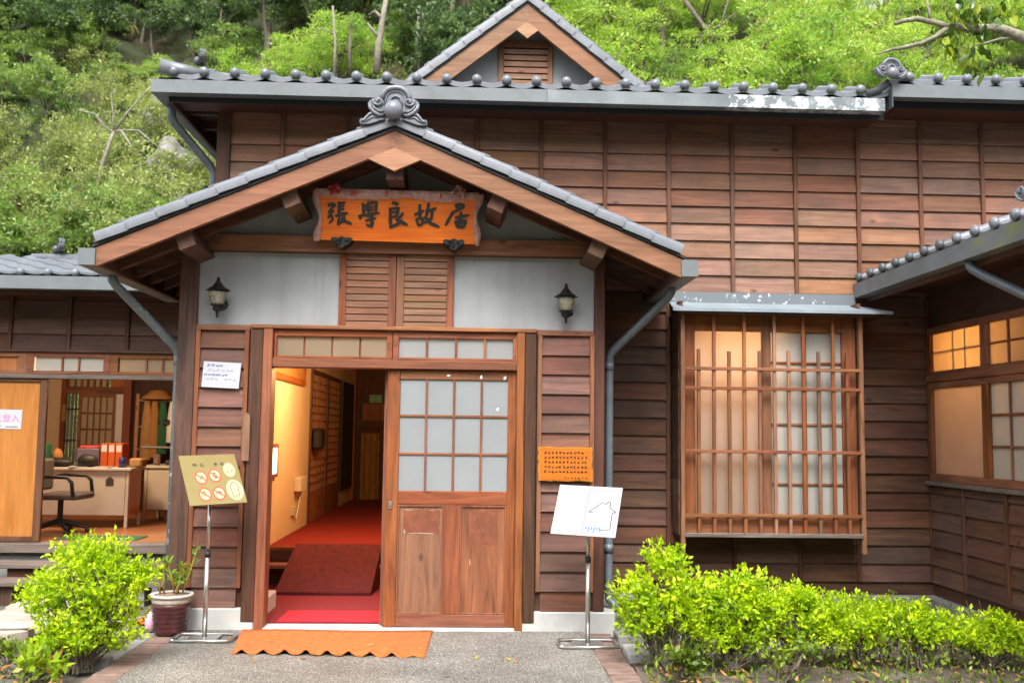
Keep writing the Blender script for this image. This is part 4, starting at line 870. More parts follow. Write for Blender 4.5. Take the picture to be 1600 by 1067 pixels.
for j, (s0, s1, cs) in enumerate(((-.12, .75, (.58, .35)), (-1.09, -.22, (.33, .66)), (-2.06, -1.19, (.33, .66)))):
    B('pane', 'glass_warm', WF, XW, XW+.004, s0, s1, 2.135, 2.47, 0); B('muntin', 'trim_Y', WF, *((XW+.012, XW+.03) if j == 0 else (XW-.016, XW-.001)), s0, s1, 2.295, 2.312, .002)
    for c in cs: y = s0+(s1-s0)*c; B('muntin', 'trim_Z', WF, *((XW+.010, XW+.032) if j == 0 else (XW-.018, XW-.001)), y-.01, y+.01, 2.135, 2.47, .002)
wr_ = MB(); wr_.box(6.4, 6.45, -4.2, YW, .2, 2.9); wr_.box(XW+.08, 6.45, -4.25, -4.2, .2, 2.9); wr_.box(XW+.08, 6.45, YW-.01, YW+.0, .2, 2.75); wr_.box(XW+.08, 6.45, -4.2, YW, .15, .2); wr_.box(XW+.08, 6.45, -4.2, YW, 2.72, 2.76); wr_.build('room', 'cream', WG)
ceiling_lamp('ceiling_lamp', 'warm globe lamp in the room of the right wing', (5.30, .2, 2.66), 50, (1, .54, .19))
GXW = 4.10
m = MB(); m.add([(GXW+.05, 1.0, 2.96), (GXW+.05, -4.3, 2.96), (6.9, -4.3, 4.0), (6.9, 1.0, 4.0)], [(0, 1, 2, 3)]); m.build('roof', 'tile_dark', WG)
g = MB(); g.box(GXW-.055, GXW-.045, -4.2, .83, 2.80, 2.925); g.box(GXW-.045, GXW+.045, -4.2, .83, 2.80, 2.812); g.box(GXW+.045, GXW+.055, -4.2, .83, 2.80, 2.925); g.box(GXW-.055, GXW+.055, .83, .84, 2.80, 2.925)
g.build('gutter', 'gutter_mossy', WG)
B('soffit', 'dark_Y', WG, GXW+.06, XW+.02, -4.2, YW-.03, 2.86, 2.89, 0); B('fascia', 'dark_Y', WG, GXW+.057, GXW+.075, -4.2, YW-.03, 2.76, 2.93, 0)
for k in range(12): put('eave_tile', EAVE_D if k < 7 else EAVE, WG, (GXW-.02, .74-k*.2575, 2.975), (0, 0, R(-90)))
onigawara(WG, (GXW-.05, -2.1, 3.07), .7, R(-75), False)
pipe(WG, [(GXW, -1.15, 2.80), (GXW+.02, -1.17, 2.74), (GXW+.06, -1.25, 2.68), (XW-.12, -2.05, 2.15), (XW-.08, -2.1, 2.05), (XW-.08, -2.1, .1)], .034)

# ================================================================== LEFT ANNEX with office
YA = 2.1
AN = thing('left_annex', 'low timber annex with an open office doorway left of the porch', 'house', (-4, 2.1, 0))
AW = wallbox(AN, -7.5, -1.745, 2.305, 3.0, YA+.002, YA+.08)
ab = [-2.863-.577*k for k in range(-2, 8)]
boards_y(AW, YA, -7.5, -1.745, 2.31, 2.79, .158, 'board_lower', ab)
for x in ab: B('batten', 'dark_Z', AW, x-.02, x+.02, YA-.055, YA, 2.305, 2.84, .004)
B('head_strip', 'dark_X', AN, -7.5, -1.745, YA-.06, YA+.06, 2.285, 2.312, .004)
B('transom_post', 'trim_Z', AN, -3.872, -3.843, YA-.028, YA+.028, 2.067, 2.284, 0); B('transom_post', 'trim_Z', AN, -3.032, -3.018, YA-.028, YA+.028, 2.067, 2.284, 0)
B('lintel', 'grey_tread', AN, -7.5, -1.745, YA-.05, YA+.06, 2.02, 2.065, .005)
B('post', 'dark_Z', AN, -2.20, -1.75, YA-.02, YA+.08, .1, 2.02, .004)
for i, (a, b, gl) in enumerate(((-4.70, -3.87, 'ply'), (-3.845, -3.03, 'glass_paper'), (-3.02, -2.20, 'glass_warm'))):
    t = MB(); t.box(a, a+.075, YA-.03, YA+.03, 2.067, 2.284, .003); t.box(b-.06, b, YA-.03, YA+.03, 2.067, 2.284, .003); t.box(a+.075, b-.06, YA-.03, YA+.03, 2.067, 2.10, .003); t.box(a+.075, b-.06, YA-.03, YA+.03, 2.235, 2.284, .003)
    T = t.build('transom', 'trim_X', AN); L = b-.06-a-.075
    fr = (0, 1) if i == 0 else (0, .40, .64, 1)
    for p, q in zip(fr, fr[1:]): B('pane', gl, T, a+.075+L*p+.008, a+.075+L*q-.008, YA-.004, YA+.004, 2.10, 2.235, 0)
    for p in fr[1:-1]: B('muntin', 'trim_Z', T, a+.075+L*p-.01, a+.075+L*p+.01, YA-.02, YA+.02, 2.10, 2.235, .002)
sd_ = MB(); sd_.box(-3.70, -3.625, YA-.03, YA+.01, .42, 2.018, .004); sd_.box(-5.2, -3.70, YA-.03, YA+.01, .42, .47, .004); sd_.box(-5.2, -3.70, YA-.03, YA+.01, 1.985, 2.018, .004)
SD = sd_.build('sliding_door', 'dark_Z', AN); B('door_panel', 'ply', SD, -5.2, -3.70, YA-.012, YA-.002, .47, 1.985, 0)
B('door_sill', 'grey_tread', AN, -7.5, -1.85, YA-.1, YA+.12, .318, .41, .006)
B('under_wall', 'concrete_wet', AN, -7.5, -1.85, YA-.02, YA+.1, -.08, .318, 0)
for nm, y0, y1, z in (('step', 1.62, 1.93, .262), ('step', 1.22, 1.53, .158)):
    st = B(nm, 'grey_tread', AN, -6.5, -1.86, y0, y1, z-.042, z, .006)
    for x in (-5.6, -4.6, -3.62, -2.45): B('block', 'concrete_wet' if x != -3.62 else 'dark_Z', st, x-.12, x+.12, y0+.06, y1-.04, -.08, z-.043, .004)
gutter(AN, -7.5, -2.42, 1.50, 2.845, 2.968, 'gutter')
B('soffit', 'dark_Y', AN, -7.5, -1.8, 1.62, YA-.06, 2.86, 2.88, 0); B('fascia', 'dark_X', AN, -7.5, -1.8, 1.612, 1.632, 2.80, 2.97, 0)
m = MB(); m.add([(-7.5, 1.6, 2.965), (-1.9, 1.6, 2.965), (-1.9, 2.5, 3.26), (-7.5, 2.5, 3.26), (-7.5, 6.8, 2.9), (-1.9, 6.8, 2.9)], [(0, 1, 2, 3), (3, 2, 5, 4)]); m.build('roof', 'tile_dark', AN)
def pantile_mesh():
    m = MB(); n = 11; prof = []
    for i in range(n):
        t = i/(n-1); z = .03*math.cos(math.pi*t/.36)*.5+.015 if t < .36 else -.012*math.sin(math.pi*(t-.36)/.64)*.9
        prof.append((t*.262, z))
    L = .27; up = [(x, 0, z+.02) for x, z in prof]+[(x, L, z+.02+L*.33-.02) for x, z in prof]; lo = [(x, 0, z) for x, z in prof]
    m.add(up+lo, [(i, i+1, n+i+1, n+i) for i in range(n-1)]+[(2*n+i, 2*n+i+1, i+1, i) for i in range(n-1)]); return m.mesh('roof_tile', 'tile', 2)
PT = pantile_mesh()
for r in range(4):
    for c in range(15): put('roof_tile', PT, AN, (-2.20-.2575*c-.2575, 1.53+r*.225, 2.985+r*.225*.33+.012))
for c in range(15): MB().ball((-2.20-.2575*c-.22, 1.525, 3.005), .04, 10, 7).build('tile_boss', 'tile', AN, True)
MB().tube([(-4.0, 2.42, 3.29), (-1.95, 2.42, 3.29)], .05, 10).build('ridge_roll', 'tile', AN, True)
onigawara(AN, (-3.72, 2.42, 3.40), .62, R(-60), False, 'tile_dark')
nt2 = thing('door_notice', 'white notice with magenta writing stuck on the orange office door', 'notice', (-4.0, YA-.02, 1.52))
MB().prism([(-4.25, 1.52), (-3.868, 1.517), (-3.862, 1.708), (-4.25, 1.712)], YA-.016, YA-.0135).build('sheet', 'white_paper', nt2)
cu = bpy.data.curves.new('lettering', 'FONT'); cu.body = '\u7531\u6b64\u767b\u5165'; cu.size = .085; tmp = bpy.data.objects.new('tmp', cu)
COL.objects.link(tmp); bpy.context.view_layer.update(); me = bpy.data.meshes.new_from_object(tmp); bpy.data.objects.remove(tmp)
if len(me.vertices):
    me.transform(Matrix.Translation((-4.225, YA-.0165, 1.592)) @ Matrix.Rotation(R(90), 4, 'X') @ Matrix.Scale(1, 4)); me.materials.clear(); me.materials.append(MATS['ink_magenta']); put('lettering', me, nt2, kind='stuff')
MB().add([(-4.2, YA-.0165, 1.545), (-4.06, YA-.0165, 1.545), (-4.06, YA-.0165, 1.551), (-4.2, YA-.0165, 1.551), (-4.02, YA-.0165, 1.536), (-3.90, YA-.0165, 1.536), (-3.90, YA-.0165, 1.543), (-4.02, YA-.0165, 1.543)], [(0, 1, 2, 3), (4, 5, 6, 7)]).build('underline', 'ink', nt2)

# ---- office room
OF = thing('office_room', 'lamp lit office room with orange floor behind the annex doorway', 'room', (-4, 4, .4))
B('floor', 'wood_floor', OF, -7, -1.75, YA+.1, 6.6, .33, .40, 0); B('ceiling', 'trim_X', OF, -7, -1.75, YA+.1, 6.6, 2.62, 2.68, 0)
B('side_wall', 'cream', OF, -7.1, -7, YA+.1, 6.6, .1, 2.65, 0); B('side_wall', 'trim_Z', OF, -1.75, -1.65, YA+.1, 6.6, .1, 2.65, 0)
B('back_wall', 'cream', OF, -7, -5.26, 6.5, 6.6, .1, 2.65, 0); B('back_wall', 'dark_Z', OF, -4.29, -1.75, 6.56, 6.62, .1, 2.65, 0)
B('post', 'trim_Z', OF, -5.27, -5.21, 6.44, 6.52, .4, 2.65, .004); B('post', 'trim_Z', OF, -4.39, -4.28, 6.42, 6.55, .4, 2.65, .004); B('beam', 'trim_X', OF, -5.21, -4.39, 6.43, 6.519, 2.02, 2.12, .004)
B('back_wall', 'trim_X', OF, -5.27, -4.28, 6.52, 6.58, .1, 1.0, 0)
for k, (a, b) in enumerate(((-5.2, -4.62), (-4.60, -4.30))): B('upper_screen', 'paper_shoji' if k == 0 else 'ply', OF, a, b, 6.50, 6.51, 2.12, 2.6, 0)
for k in range(7): B('screen_bar', 'trim_Z', OF, -5.2+k*.09, -5.175+k*.09, 6.47, 6.50, 2.12, 2.6, 0)
so_ = MB(); so_.box(-5.02, -4.98, 6.44, 6.48, .42, 2.02); so_.box(-4.54, -4.50, 6.44, 6.48, .42, 2.02); so_.box(-4.98, -4.54, 6.44, 6.48, 1.97, 2.02); so_.box(-4.98, -4.54, 6.44, 6.48, .42, .6)
SO = so_.build('shoji_door', 'trim_Z', OF); B('paper', 'paper_shoji', SO, -4.98, -4.54, 6.468, 6.472, .6, 1.97, 0)
for k in range(1, 5): x = -4.98+.44*k/5; B('grid_bar', 'trim_Z', SO, x-.009, x+.009, 6.446, 6.466, .6, 1.97, 0)
for k in range(1, 6): z = .6+1.37*k/6; B('grid_bar', 'trim_X', SO, -4.98, -4.54, 6.45, 6.467, z-.014, z+.014, 0)
B('white_panel', 'white_paint', OF, -4.50, -4.39, 6.46, 6.50, 1.34, 2.02, 0)
for k in range(4): MB().tube([(-5.19+k*.05, 6.53, .42), (-5.19+k*.05, 6.53, 2.02)], .018, 7).build('bamboo_pole', 'bamboo', OF, True)
for z in (.9, 1.35, 1.8): B('bamboo_tie', 'black', OF, -5.21, -5.02, 6.505, 6.55, z-.012, z+.012, 0)
ceiling_lamp('ceiling_lamp', 'warm globe lamp on the office ceiling in the annex', (-3.6, 3.2, 2.56), 42, (1, .70, .42))
def desk(label, x0, x1, y0, y1, side):
    t = thing('office_desk', label, 'desk', ((x0+x1)/2, (y0+y1)/2, .4), 'desks in the annex office')
    B('desk_top', 'office_cream', t, x0-.03, x1+.03, y0-.03, y1+.03, 1.05, 1.085, .006); B('front_panel', 'office_cream', t, x0+.04, x1-.04, y0, y0+.02, .545, 1.05, .002)
    B('side_panel', 'ply', t, x1-.02, x1, y0+.03, y1, .545, 1.05, .002); B('side_panel', 'office_cream', t, x0, x0+.02, y0+.03, y1, .545, 1.05, .002)
    for x in (x0+.0, x1-.035):
        for y in (y0, y1-.035): B('leg', 'office_cream', t, x, x+.035, y-.002, y+.033, .4, 1.05, .003)
    MB().prism([(x1-.26, .88), (x1-.17, .88), (x1-.17, .95), (x1-.215, .985), (x1-.26, .95)], y0-.004, y0).build('tag', 'label_grey', t); return t
desk('large cream office desk with orange side, facing the annex doorway', -4.5, -3.32, 3.66, 4.12, 1); desk('second cream desk at the back right of the office', -3.42, -2.6, 4.5, 5.1, 1)
ch = thing('office_chair', 'dark swivel office chair with armrests in front of the desk', 'chair', (-3.93, 3.05, .4))
c0 = Vector((-3.93, 3.05, 0))
MB().box(c0.x-.05, c0.x+.37, c0.y-.25, c0.y+.25, .77, .84, .03).build('seat', 'chair_cloth', ch); MB().box(c0.x-.16, c0.x-.08, c0.y-.24, c0.y+.24, .86, 1.2, .03).build('backrest', 'chair_cloth', ch)
MB().tube([(c0.x+.1, c0.y, .52), (c0.x+.1, c0.y, .77)], .03, 10).build('column', 'black', ch)
for k in range(5):
    a = k*2*math.pi/5+.3; e = (c0.x+.1+.28*math.cos(a), c0.y+.28*math.sin(a), .46); MB().tube([(c0.x+.1, c0.y, .54), e], [.03, .018], 8).build('base_leg', 'black', ch); MB().ball((e[0], e[1], .43), .03, 8, 6).build('caster', 'black', ch)
for sy in (-.27, .27): MB().tube([(c0.x-.12, c0.y+sy, .98), (c0.x+.02, c0.y+sy, 1.02), (c0.x+.26, c0.y+sy, 1.01), (c0.x+.31, c0.y+sy, .96), (c0.x+.33, c0.y+sy, .82)], .02, 8).build('armrest', 'black', ch, True)
tag(MB().box(-3.62, -2.80, 2.42, 2.80, .401, .409, .002).build('green_mat', 'green_cloth'), 'green mat on the office floor just inside the doorway', 'mat')
tag(MB().box(-3.98, -3.72, 3.78, 4.0, 1.086, 1.30, .01).build('storage_box', 'purple_box'), 'purple grey box standing on the large desk', 'box')
for k in range(3):
    o = MB().box(-3.70+k*.085, -3.622+k*.085, 3.78, 4.02, 1.086, 1.36, .004).build('ring_binder', 'orange_file'); MB().box(-3.69+k*.085, -3.632+k*.085, 3.777, 3.78, 1.26, 1.34).build('spine_label', 'white_paper', o)
    tag(o, ('leftmost', 'middle', 'rightmost')[k]+' orange ring binder standing on the office desk', 'binder', 'orange ring binders on the desk')
tag(MB().lathe([(.04, 0), (.042, .11), (.038, .112)], 14, (-3.43, 3.74, 1.086)).build('cup', 'blue_cup', None, True), 'dark blue cup on the right end of the desk', 'cup')
tag(MB().ball((-3.82, 3.72, 1.16), .11, 14, 10, (1.1, .7, .7)).build('black_hat', 'black', None, True), 'round black hat lying on the middle of the desk', 'hat')
tag(MB().ball((-4.17, 3.74, 1.135), .13, 14, 10, (1.5, .8, .45)).build('black_bag', 'black', None, True), 'flat black bag on the left end of the desk', 'bag')
tag(MB().ball((-4.24, 3.9, 1.2), .08, 12, 8, (.8, .8, 1.2)).build('cloth_pouch', 'straw', None, True), 'yellow cloth pouch behind the black bag on the desk', 'pouch')
tag(MB().box(-3.95, -3.74, 3.80, 3.95, 1.301, 1.33, .006).build('red_folder', 'ribbon_red'), 'red folder lying on the purple grey box', 'folder')
for k, (x, y, a) in enumerate(((-3.9, 3.68, .2), (-3.62, 3.69, -.15), (-3.45, 3.86, .4))):
    m = MB(); m.M = Matrix.Translation((x, y, 1.0865)) @ Matrix.Rotation(a, 4, 'Z'); m.box(-.1, .1, -.05, .06, 0, .006+.004*k); tag(m.build('paper_stack', 'white_paper'), ('paper stack in front of the black hat', 'paper stack in front of the orange binders', 'paper stack beside the blue cup')[k], 'papers', 'loose papers on the desk')
for nm, lb, ct, x0, x1, y0, y1, z0, z1, mt in (('book_stack', 'stack of brown books at the right end of the large desk', 'books', -3.38, -3.33+.1, 3.8, 4.0, 1.086, 1.19, 'tan_cloth'), ('green_bag', 'green bag standing behind the chair', 'bag', -4.42, -4.30, 3.74, 3.9, 1.086, 1.36, 'green_cloth'), ('dark_bag', 'tall black bag at the left end of the large desk', 'bag', -4.56, -4.44, 3.74, 3.9, 1.086, 1.42, 'black'),
  ('desk_tray', 'grey document tray on the second desk', 'tray', -3.2, -2.95, 4.55, 4.75, 1.086, 1.15, 'label_grey'), ('glass_jar', 'brown jar on the second desk', 'jar', -3.34, -3.26, 4.55, 4.63, 1.086, 1.22, 'brick'), ('cardboard_box', 'tan box under the second desk', 'box', -3.2, -2.9, 4.6, 4.9, .401, .62, 'tan_cloth'),
  ('cloth_bundle', 'dark bundle lying on the middle rail of the rack', 'bundle', -3.6, -3.1, 5.5, 5.64, 1.576, 1.66, 'black'), ('newspaper', 'pale newspaper lying on the low rail of the rack', 'newspaper', -3.8, -3.3, 5.48, 5.62, 1.276, 1.30, 'white_paper'), ('hanging_plaque', 'oval wooden tag hung on the post in the office', 'tag', -5.25, -5.19, 6.425, 6.438, 1.62, 1.86, 'straw')):
    tag(MB().box(x0, x1, y0, y1, z0, z1, .02).build(nm, mt), lb, ct)
sh_ = thing('coat_rack', 'light wooden rack with hanging clothes at the right of the office', 'rack', (-3.6, 5.6, .4))
for x in (-3.92, -2.9): B('post', 'rake_Z', sh_, x, x+.05, 5.55, 5.6, .4, 2.0, .004)
for z in (1.90, 1.55, 1.25): B('rail', 'rake_X', sh_, -3.87, -2.9, 5.56, 5.59, z, z+.025, .002)
for k, (x, mt, z0) in enumerate(((-3.76, 'tan_cloth', 1.12), (-3.66, 'straw', 1.15), (-3.55, 'green_cloth', 1.2), (-3.42, 'white_paint', 1.35), (-3.28, 'tan_cloth', 1.2))):
    m = MB(); n = 12
    for q, z in enumerate(np.linspace(z0, 1.9, 7)):
        w_ = .075-.04*(q/6)**3; m.v += [(x+w_*math.cos(6.283*j/n), 5.55+(.05+.012*math.sin(3*j))*math.sin(6.283*j/n), z) for j in range(n)]
    m.f += [(q*n+j, q*n+(j+1) % n, (q+1)*n+(j+1) % n, (q+1)*n+j) for q in range(6) for j in range(n)]; m.build('garment', mt, sh_, True)
tag(MB().lathe([(.22, 0), (.21, .02), (.14, .07), (.11, .11), (.04, .125), (.005, .127)], 18, (-3.62, 5.55, 1.93)).build('straw_hat', 'straw', None, True), 'round straw hat on top of the wooden rack', 'hat')
# ================================================================== GROUND DETAILS
def brick_strip(x0, x1, seed):
    t = MB().box(x0-.01, x1+.01, -6, -.02, -.25, -.028).build('paving_strip', 'soil', kind='structure')
    me = MB().box(0, x1-x0, 0, .088, -.05, 0, .006).mesh('brick', 'brick')
    y = -.12; rr = random.Random(seed)
    while y > -3.4: put('brick', me, t, (x0+rr.uniform(-.004, .004), y-.088, .0+rr.uniform(-.006, .003)), (0, 0, rr.uniform(-.02, .02))); y -= .098
brick_strip(-1.755, -1.565, 1); brick_strip(1.505, 1.70, 2)
B('kerb', 'concrete_wet', None, -1.87, -1.77, -1.0, .5, -.2, -.01, .008)['kind'] = 'structure'
# left bed kerbs and flagstones
for k, (a, b) in enumerate((((-2.35, -.95), (-1.90, -.1)), )):
    m = MB(); d = Vector((b[0]-a[0], b[1]-a[1], 0)).normalized(); nn = Vector((d.y, -d.x, 0))*.045
    pts = [Vector((*a, 0))+nn, Vector((*b, 0))+nn, Vector((*b, 0))-nn, Vector((*a, 0))-nn]
    m.add([(p.x, p.y, -.12) for p in pts]+[(p.x, p.y, .035) for p in pts], [(0, 1, 2, 3), (7, 6, 5, 4)]+[(i, (i+1) % 4, (i+1) % 4+4, i+4) for i in range(4)]); m.build('kerb', 'concrete_wet', kind='structure')
B('kerb', 'concrete_wet', None, -2.10, -1.77, -1.16, -1.06, -.15, .03, .008)['kind'] = 'structure'
fl = [(-3.35, -2.62, .82, 1.12, 'second flagstone from the annex steps at the left edge'), (-3.3, -2.55, .46, .79, 'third flagstone from the annex steps at the left edge'), (-3.35, -2.65, .10, .43, 'fourth flagstone from the annex steps at the left edge'), (-3.3, -2.72, -.28, .06, 'nearest flagstone at the left edge under the white hose')]
for x0, x1, y0, y1, lb in fl:
    pts = [(x0, y0), (x1-.08, y0-.01), (x1, y0+.1), (x1-.03, y1-.05), (x1-.15, y1), (x0, y1)]
    m = MB(); n = 6; m.add([(x, y, -.1) for x, y in pts]+[(x, y, .01) for x, y in pts]+[(x+(.02 if x == x0 else -.02), y+(.02 if y < (y0+y1)/2 else -.02), .022) for x, y in pts], [(i, (i+1) % n, n+(i+1) % n, n+i) for i in range(n)]+[(n+i, n+(i+1) % n, 2*n+(i+1) % n, 2*n+i) for i in range(n)]+[tuple(2*n+i for i in range(n))])
    tag(m.build('flagstone', 'stone'), lb, 'flagstone', 'flagstones before the annex steps')
tag(MB().tube([(-4.2, -.33, .05), (-3.2, -.26, .05), (-2.8, -.2, .045), (-2.45, -.08, .04), (-2.2, .02, .03), (-2.0, .25, .03)], .018, 8).build('white_hose', 'plastic_white', None, True), 'white plastic hose lying across the flagstones at left', 'hose')
tag(MB().tube([(-1.95, .25, .05), (-1.9, .1, .08), (-1.95, -.1, .05), (-1.85, -.02, .04), (-1.9, .15, .10)], .018, 8).build('orange_hose', 'hose_orange', None, True), 'orange hose end behind the potted plant', 'hose')
tag(MB().ball((-1.83, -.12, .07), .06, 12, 8, (.7, .7, 1.3)).build('pink_bag', 'pink_bag', None, True), 'small pink plastic bag beside the plant pot', 'bag')
# right planting bed: kerb blocks and drain edge
for (x0, x1, y0, y1, z1) in ((1.72, 2.12, -.95, -.62, .03), (1.74, 2.30, -.30, .05, .02), (2.45, 3.5, -.42, -.30, .0)):
    B('kerb', 'concrete_wet' if z1 < .03 else 'concrete', None, x0, x1, y0, y1, -.2, z1, .008)['kind'] = 'structure'
m = MB(); n = 40; xs2 = np.linspace(1.72, 4.62, n); ys2 = np.linspace(-3.0, .74, 44)
m.add([(x, y, -.045+.035*math.sin(x*5+y*3)*math.sin(y*7)+random.uniform(-.012, .012)) for y in ys2 for x in xs2], [(j*n+i, j*n+i+1, (j+1)*n+i+1, (j+1)*n+i) for j in range(43) for i in range(n-1)]); m.build('planting_bed', 'soil', kind='structure')
# orange scalloped mat
def mat_mesh():
    m = MB(); n = 57; us = np.linspace(0, 1, n); rows = 9; P4 = [(-1.14, -.085), (.325, -.09), (.305, -.985), (-1.03, -.89)]
    for r in range(rows):
        v = r/(rows-1)
        for u in us:
            x = (P4[0][0]*(1-u)+P4[1][0]*u)*(1-v)+(P4[3][0]*(1-u)+P4[2][0]*u)*v; y = (P4[0][1]*(1-u)+P4[1][1]*u)*(1-v)+(P4[3][1]*(1-u)+P4[2][1]*u)*v
            y += (.030*abs(math.sin(u*math.pi*9))-.01)*v**6*1.2; z = .008+.03*v**3*max(0, math.sin(u*math.pi*18-1.2))*(1 if u < .85 else .3)+.004*math.sin(u*7+v*5)
            m.v.append((x, y, z+.004))
    m.f = [(r*n+i, r*n+i+1, (r+1)*n+i+1, (r+1)*n+i) for r in range(rows-1) for i in range(n-1)]
    o = m.build('doormat', 'mat_orange', None, True); sm = o.modifiers.new('thick', 'SOLIDIFY'); sm.thickness = .009; return o
tag(mat_mesh(), 'orange doormat with a wavy front edge before the entrance', 'doormat')
# fallen leaves
def leafshape(s): return [(-s, 0, .0), (-.35*s, -.42*s, .006), (.5*s, -.35*s, .004), (1.05*s, 0, .012), (.45*s, .38*s, .008), (-.4*s, .4*s, .002)]
LEAF = MB().add(leafshape(.028), [(0, 1, 2, 3, 4, 5)]).mesh('fallen_leaf', 'dry_leaf'); LEAFY = MB().add(leafshape(.026), [(0, 1, 2, 3, 4, 5)]).mesh('fallen_leaf', 'yellow_leaf')
for (x, y, me, lb) in ((-.10, -.72, LEAFY, 'yellow leaf lying on the orange doormat'), (-.83, -1.12, LEAF, 'brown leaf on the path left below the doormat'), (-.52, -1.02, LEAF, 'brown leaf on the path below the middle of the doormat'), (.92, -1.1, LEAF, 'brown leaf on the path right of the doormat'), (.88, -1.03, LEAFY, 'yellow leaf on the path right of the doormat'), (.66, -.98, LEAFY, 'tiny yellow leaf on the path near the doormat corner'), (.47, -1.5, LEAF, 'brown leaf at the lower middle of the path')):
    tag(put('fallen_leaf', me, None, (x, y, .03 if 'on the orange' in lb else .004), (0, 0, random.uniform(0, 6))), lb, 'leaf', 'leaves fallen on the path')
lm = MB()
for k in range(420):
    x, y = random.uniform(1.75, 4.5), random.uniform(-2.2, .2)
    lm.M = Matrix.Translation((x, y, -.005+random.uniform(0, .03))) @ Euler((random.uniform(-.5, .5), random.uniform(-.5, .5), random.uniform(0, 6))).to_matrix().to_4x4(); lm.add(leafshape(random.uniform(.015, .035)), [(0, 1, 2, 3, 4, 5)])
for k in range(60):
    x, y = random.uniform(-2.6, -1.9), random.uniform(-1.9, -1.1)
    lm.M = Matrix.Translation((x, y, -.02+random.uniform(0, .03))) @ Euler((random.uniform(-.5, .5), random.uniform(-.5, .5), random.uniform(0, 6))).to_matrix().to_4x4(); lm.add(leafshape(random.uniform(.015, .035)), [(0, 1, 2, 3, 4, 5)])
lm.build('leaf_litter', 'dry_leaf', kind='stuff', label='dry brown leaf litter under the shrubs', category='leaf litter')

# ================================================================== SIGN STANDS
def sign_stand(label, base, polex, top, e1, e2, tl, face):
    t = thing('sign_stand', label, 'sign stand', (base[0], base[1], 0), 'steel sign stands before the porch')
    x, y = base
    MB().box(x-.11, x+.11, y-.10, y+.10, .008, .02, .004).build('base_plate', 'steel', t)
    fr = [(x-.19, y-.13, .014), (x+.19, y-.13, .014), (x+.215, y-.10, .014), (x+.215, y+.10, .014), (x+.19, y+.13, .014), (x-.19, y+.13, .014), (x-.215, y+.10, .014), (x-.215, y-.10, .014), (x-.19, y-.13, .014)]
    MB().tube(fr, .013, 8).build('base_frame', 'steel', t, True)
    MB().tube([(x, y, .01), (x, y, .62)], .018, 12).build('pole', 'steel', t, True); MB().tube([(x, y, .62), (x, y, top)], .0135, 12).build('pole', 'steel', t, True); MB().tube([(x, y, .60), (x, y, .64)], .022, 12).build('clamp', 'black', t, True)
    tl = Vector(tl); e1 = Vector(e1); e2 = Vector(e2); n = e1.cross(e2).normalized(); n = -n if n.y > 0 else n
    Q = lambda u, v, o=0: tuple(tl+e1*u+e2*v+n*o)
    m = MB(); m.add([Q(0, 0, -.006), Q(1, 0, -.006), Q(1, 1, -.006), Q(0, 1, -.006), Q(0, 0, 0), Q(1, 0, 0), Q(1, 1, 0), Q(0, 1, 0)], [(0, 1, 2, 3), (7, 6, 5, 4), (0, 4, 5, 1), (1, 5, 6, 2), (2, 6, 7, 3), (3, 7, 4, 0)]); b = m.build('board', face, t)
    MB().tube([(x, y, top-.02), tuple(Vector(Q(.5, .62, -.012)))], .012, 8).build('holder', 'steel', t)
    return t, b, Q
def disc(Q, u, v, ru, rv, o, mat, par, name, r0=0., n=28):
    m = MB(); pts = [(u+ru*math.cos(6.2832*k/n), v+rv*math.sin(6.2832*k/n)) for k in range(n)]
    if r0 == 0: m.add([Q(*p, o) for p in pts], [tuple(range(n))])
    else:
        m.add([Q(*p, o) for p in pts]+[Q(u+(p[0]-u)*r0, v+(p[1]-v)*r0, o) for p in pts], [(i, (i+1) % n, n+(i+1) % n, n+i) for i in range(n)])
    return m.build(name, mat, par)
t, b, Q = sign_stand('steel stand with a tilted gold prohibition sign left of the entrance', (-1.345, -.40), 0, 1.02, (.355, .237, .013), (.163, -.225, -.350), (-1.582, -.43, 1.342), 'panel_gold')
for (u, v, pic) in ((.30, .46, 0), (.55, .43, 1), (.30, .80, 2), (.55, .79, 3)):
    disc(Q, u, v, .105, .125, .0008, 'label_cream', b, 'sign_disc'); disc(Q, u, v, .118, .145, .0014, 'label_red', b, 'prohibition_ring', .76)
    m = MB(); m.add([Q(u-.085, v-.055, .0018), Q(u-.07, v-.075, .0018), Q(u+.085, v+.055, .0018), Q(u+.07, v+.075, .0018)], [(0, 1, 2, 3)]); m.build('prohibition_bar', 'label_red', b)
    m = MB(); [scribble(m, lambda x, y: Q(x, y, .0012), u+random.uniform(-.02, .02), v+random.uniform(-.03, .03), .09, 4, .16) for _ in range(2)]; m.build('pictogram', 'label_green' if pic in (0, 2) else 'label_grey', b)
disc(Q, .83, .33, .105, .145, .0008, 'label_cream', b, 'sign_disc'); disc(Q, .84, .74, .15, .21, .0008, 'label_cream', b, 'sign_disc')
m = MB(); m.add([Q(.77, .36, .0012), Q(.81, .35, .0012), Q(.81, .375, .0012), Q(.77, .385, .0012), Q(.85, .35, .0012), Q(.89, .33, .0012), Q(.89, .36, .0012), Q(.85, .375, .0012)], [(0, 1, 2, 3), (4, 5, 6, 7)]); m.build('pictogram', 'label_green', b)
def polyline(Q, pts, wd, o, mat, par, name):
    m = MB()
    for a, c in zip(pts, pts[1:]):
        d = Vector((c[0]-a[0], c[1]-a[1])).normalized(); nx, ny = -d.y*wd/2, d.x*wd/2; m.add([Q(a[0]+nx, a[1]+ny, o), Q(c[0]+nx, c[1]+ny, o), Q(c[0]-nx, c[1]-ny, o), Q(a[0]-nx, a[1]-ny, o)], [(0, 1, 2, 3)])
    return m.build(name, mat, par)
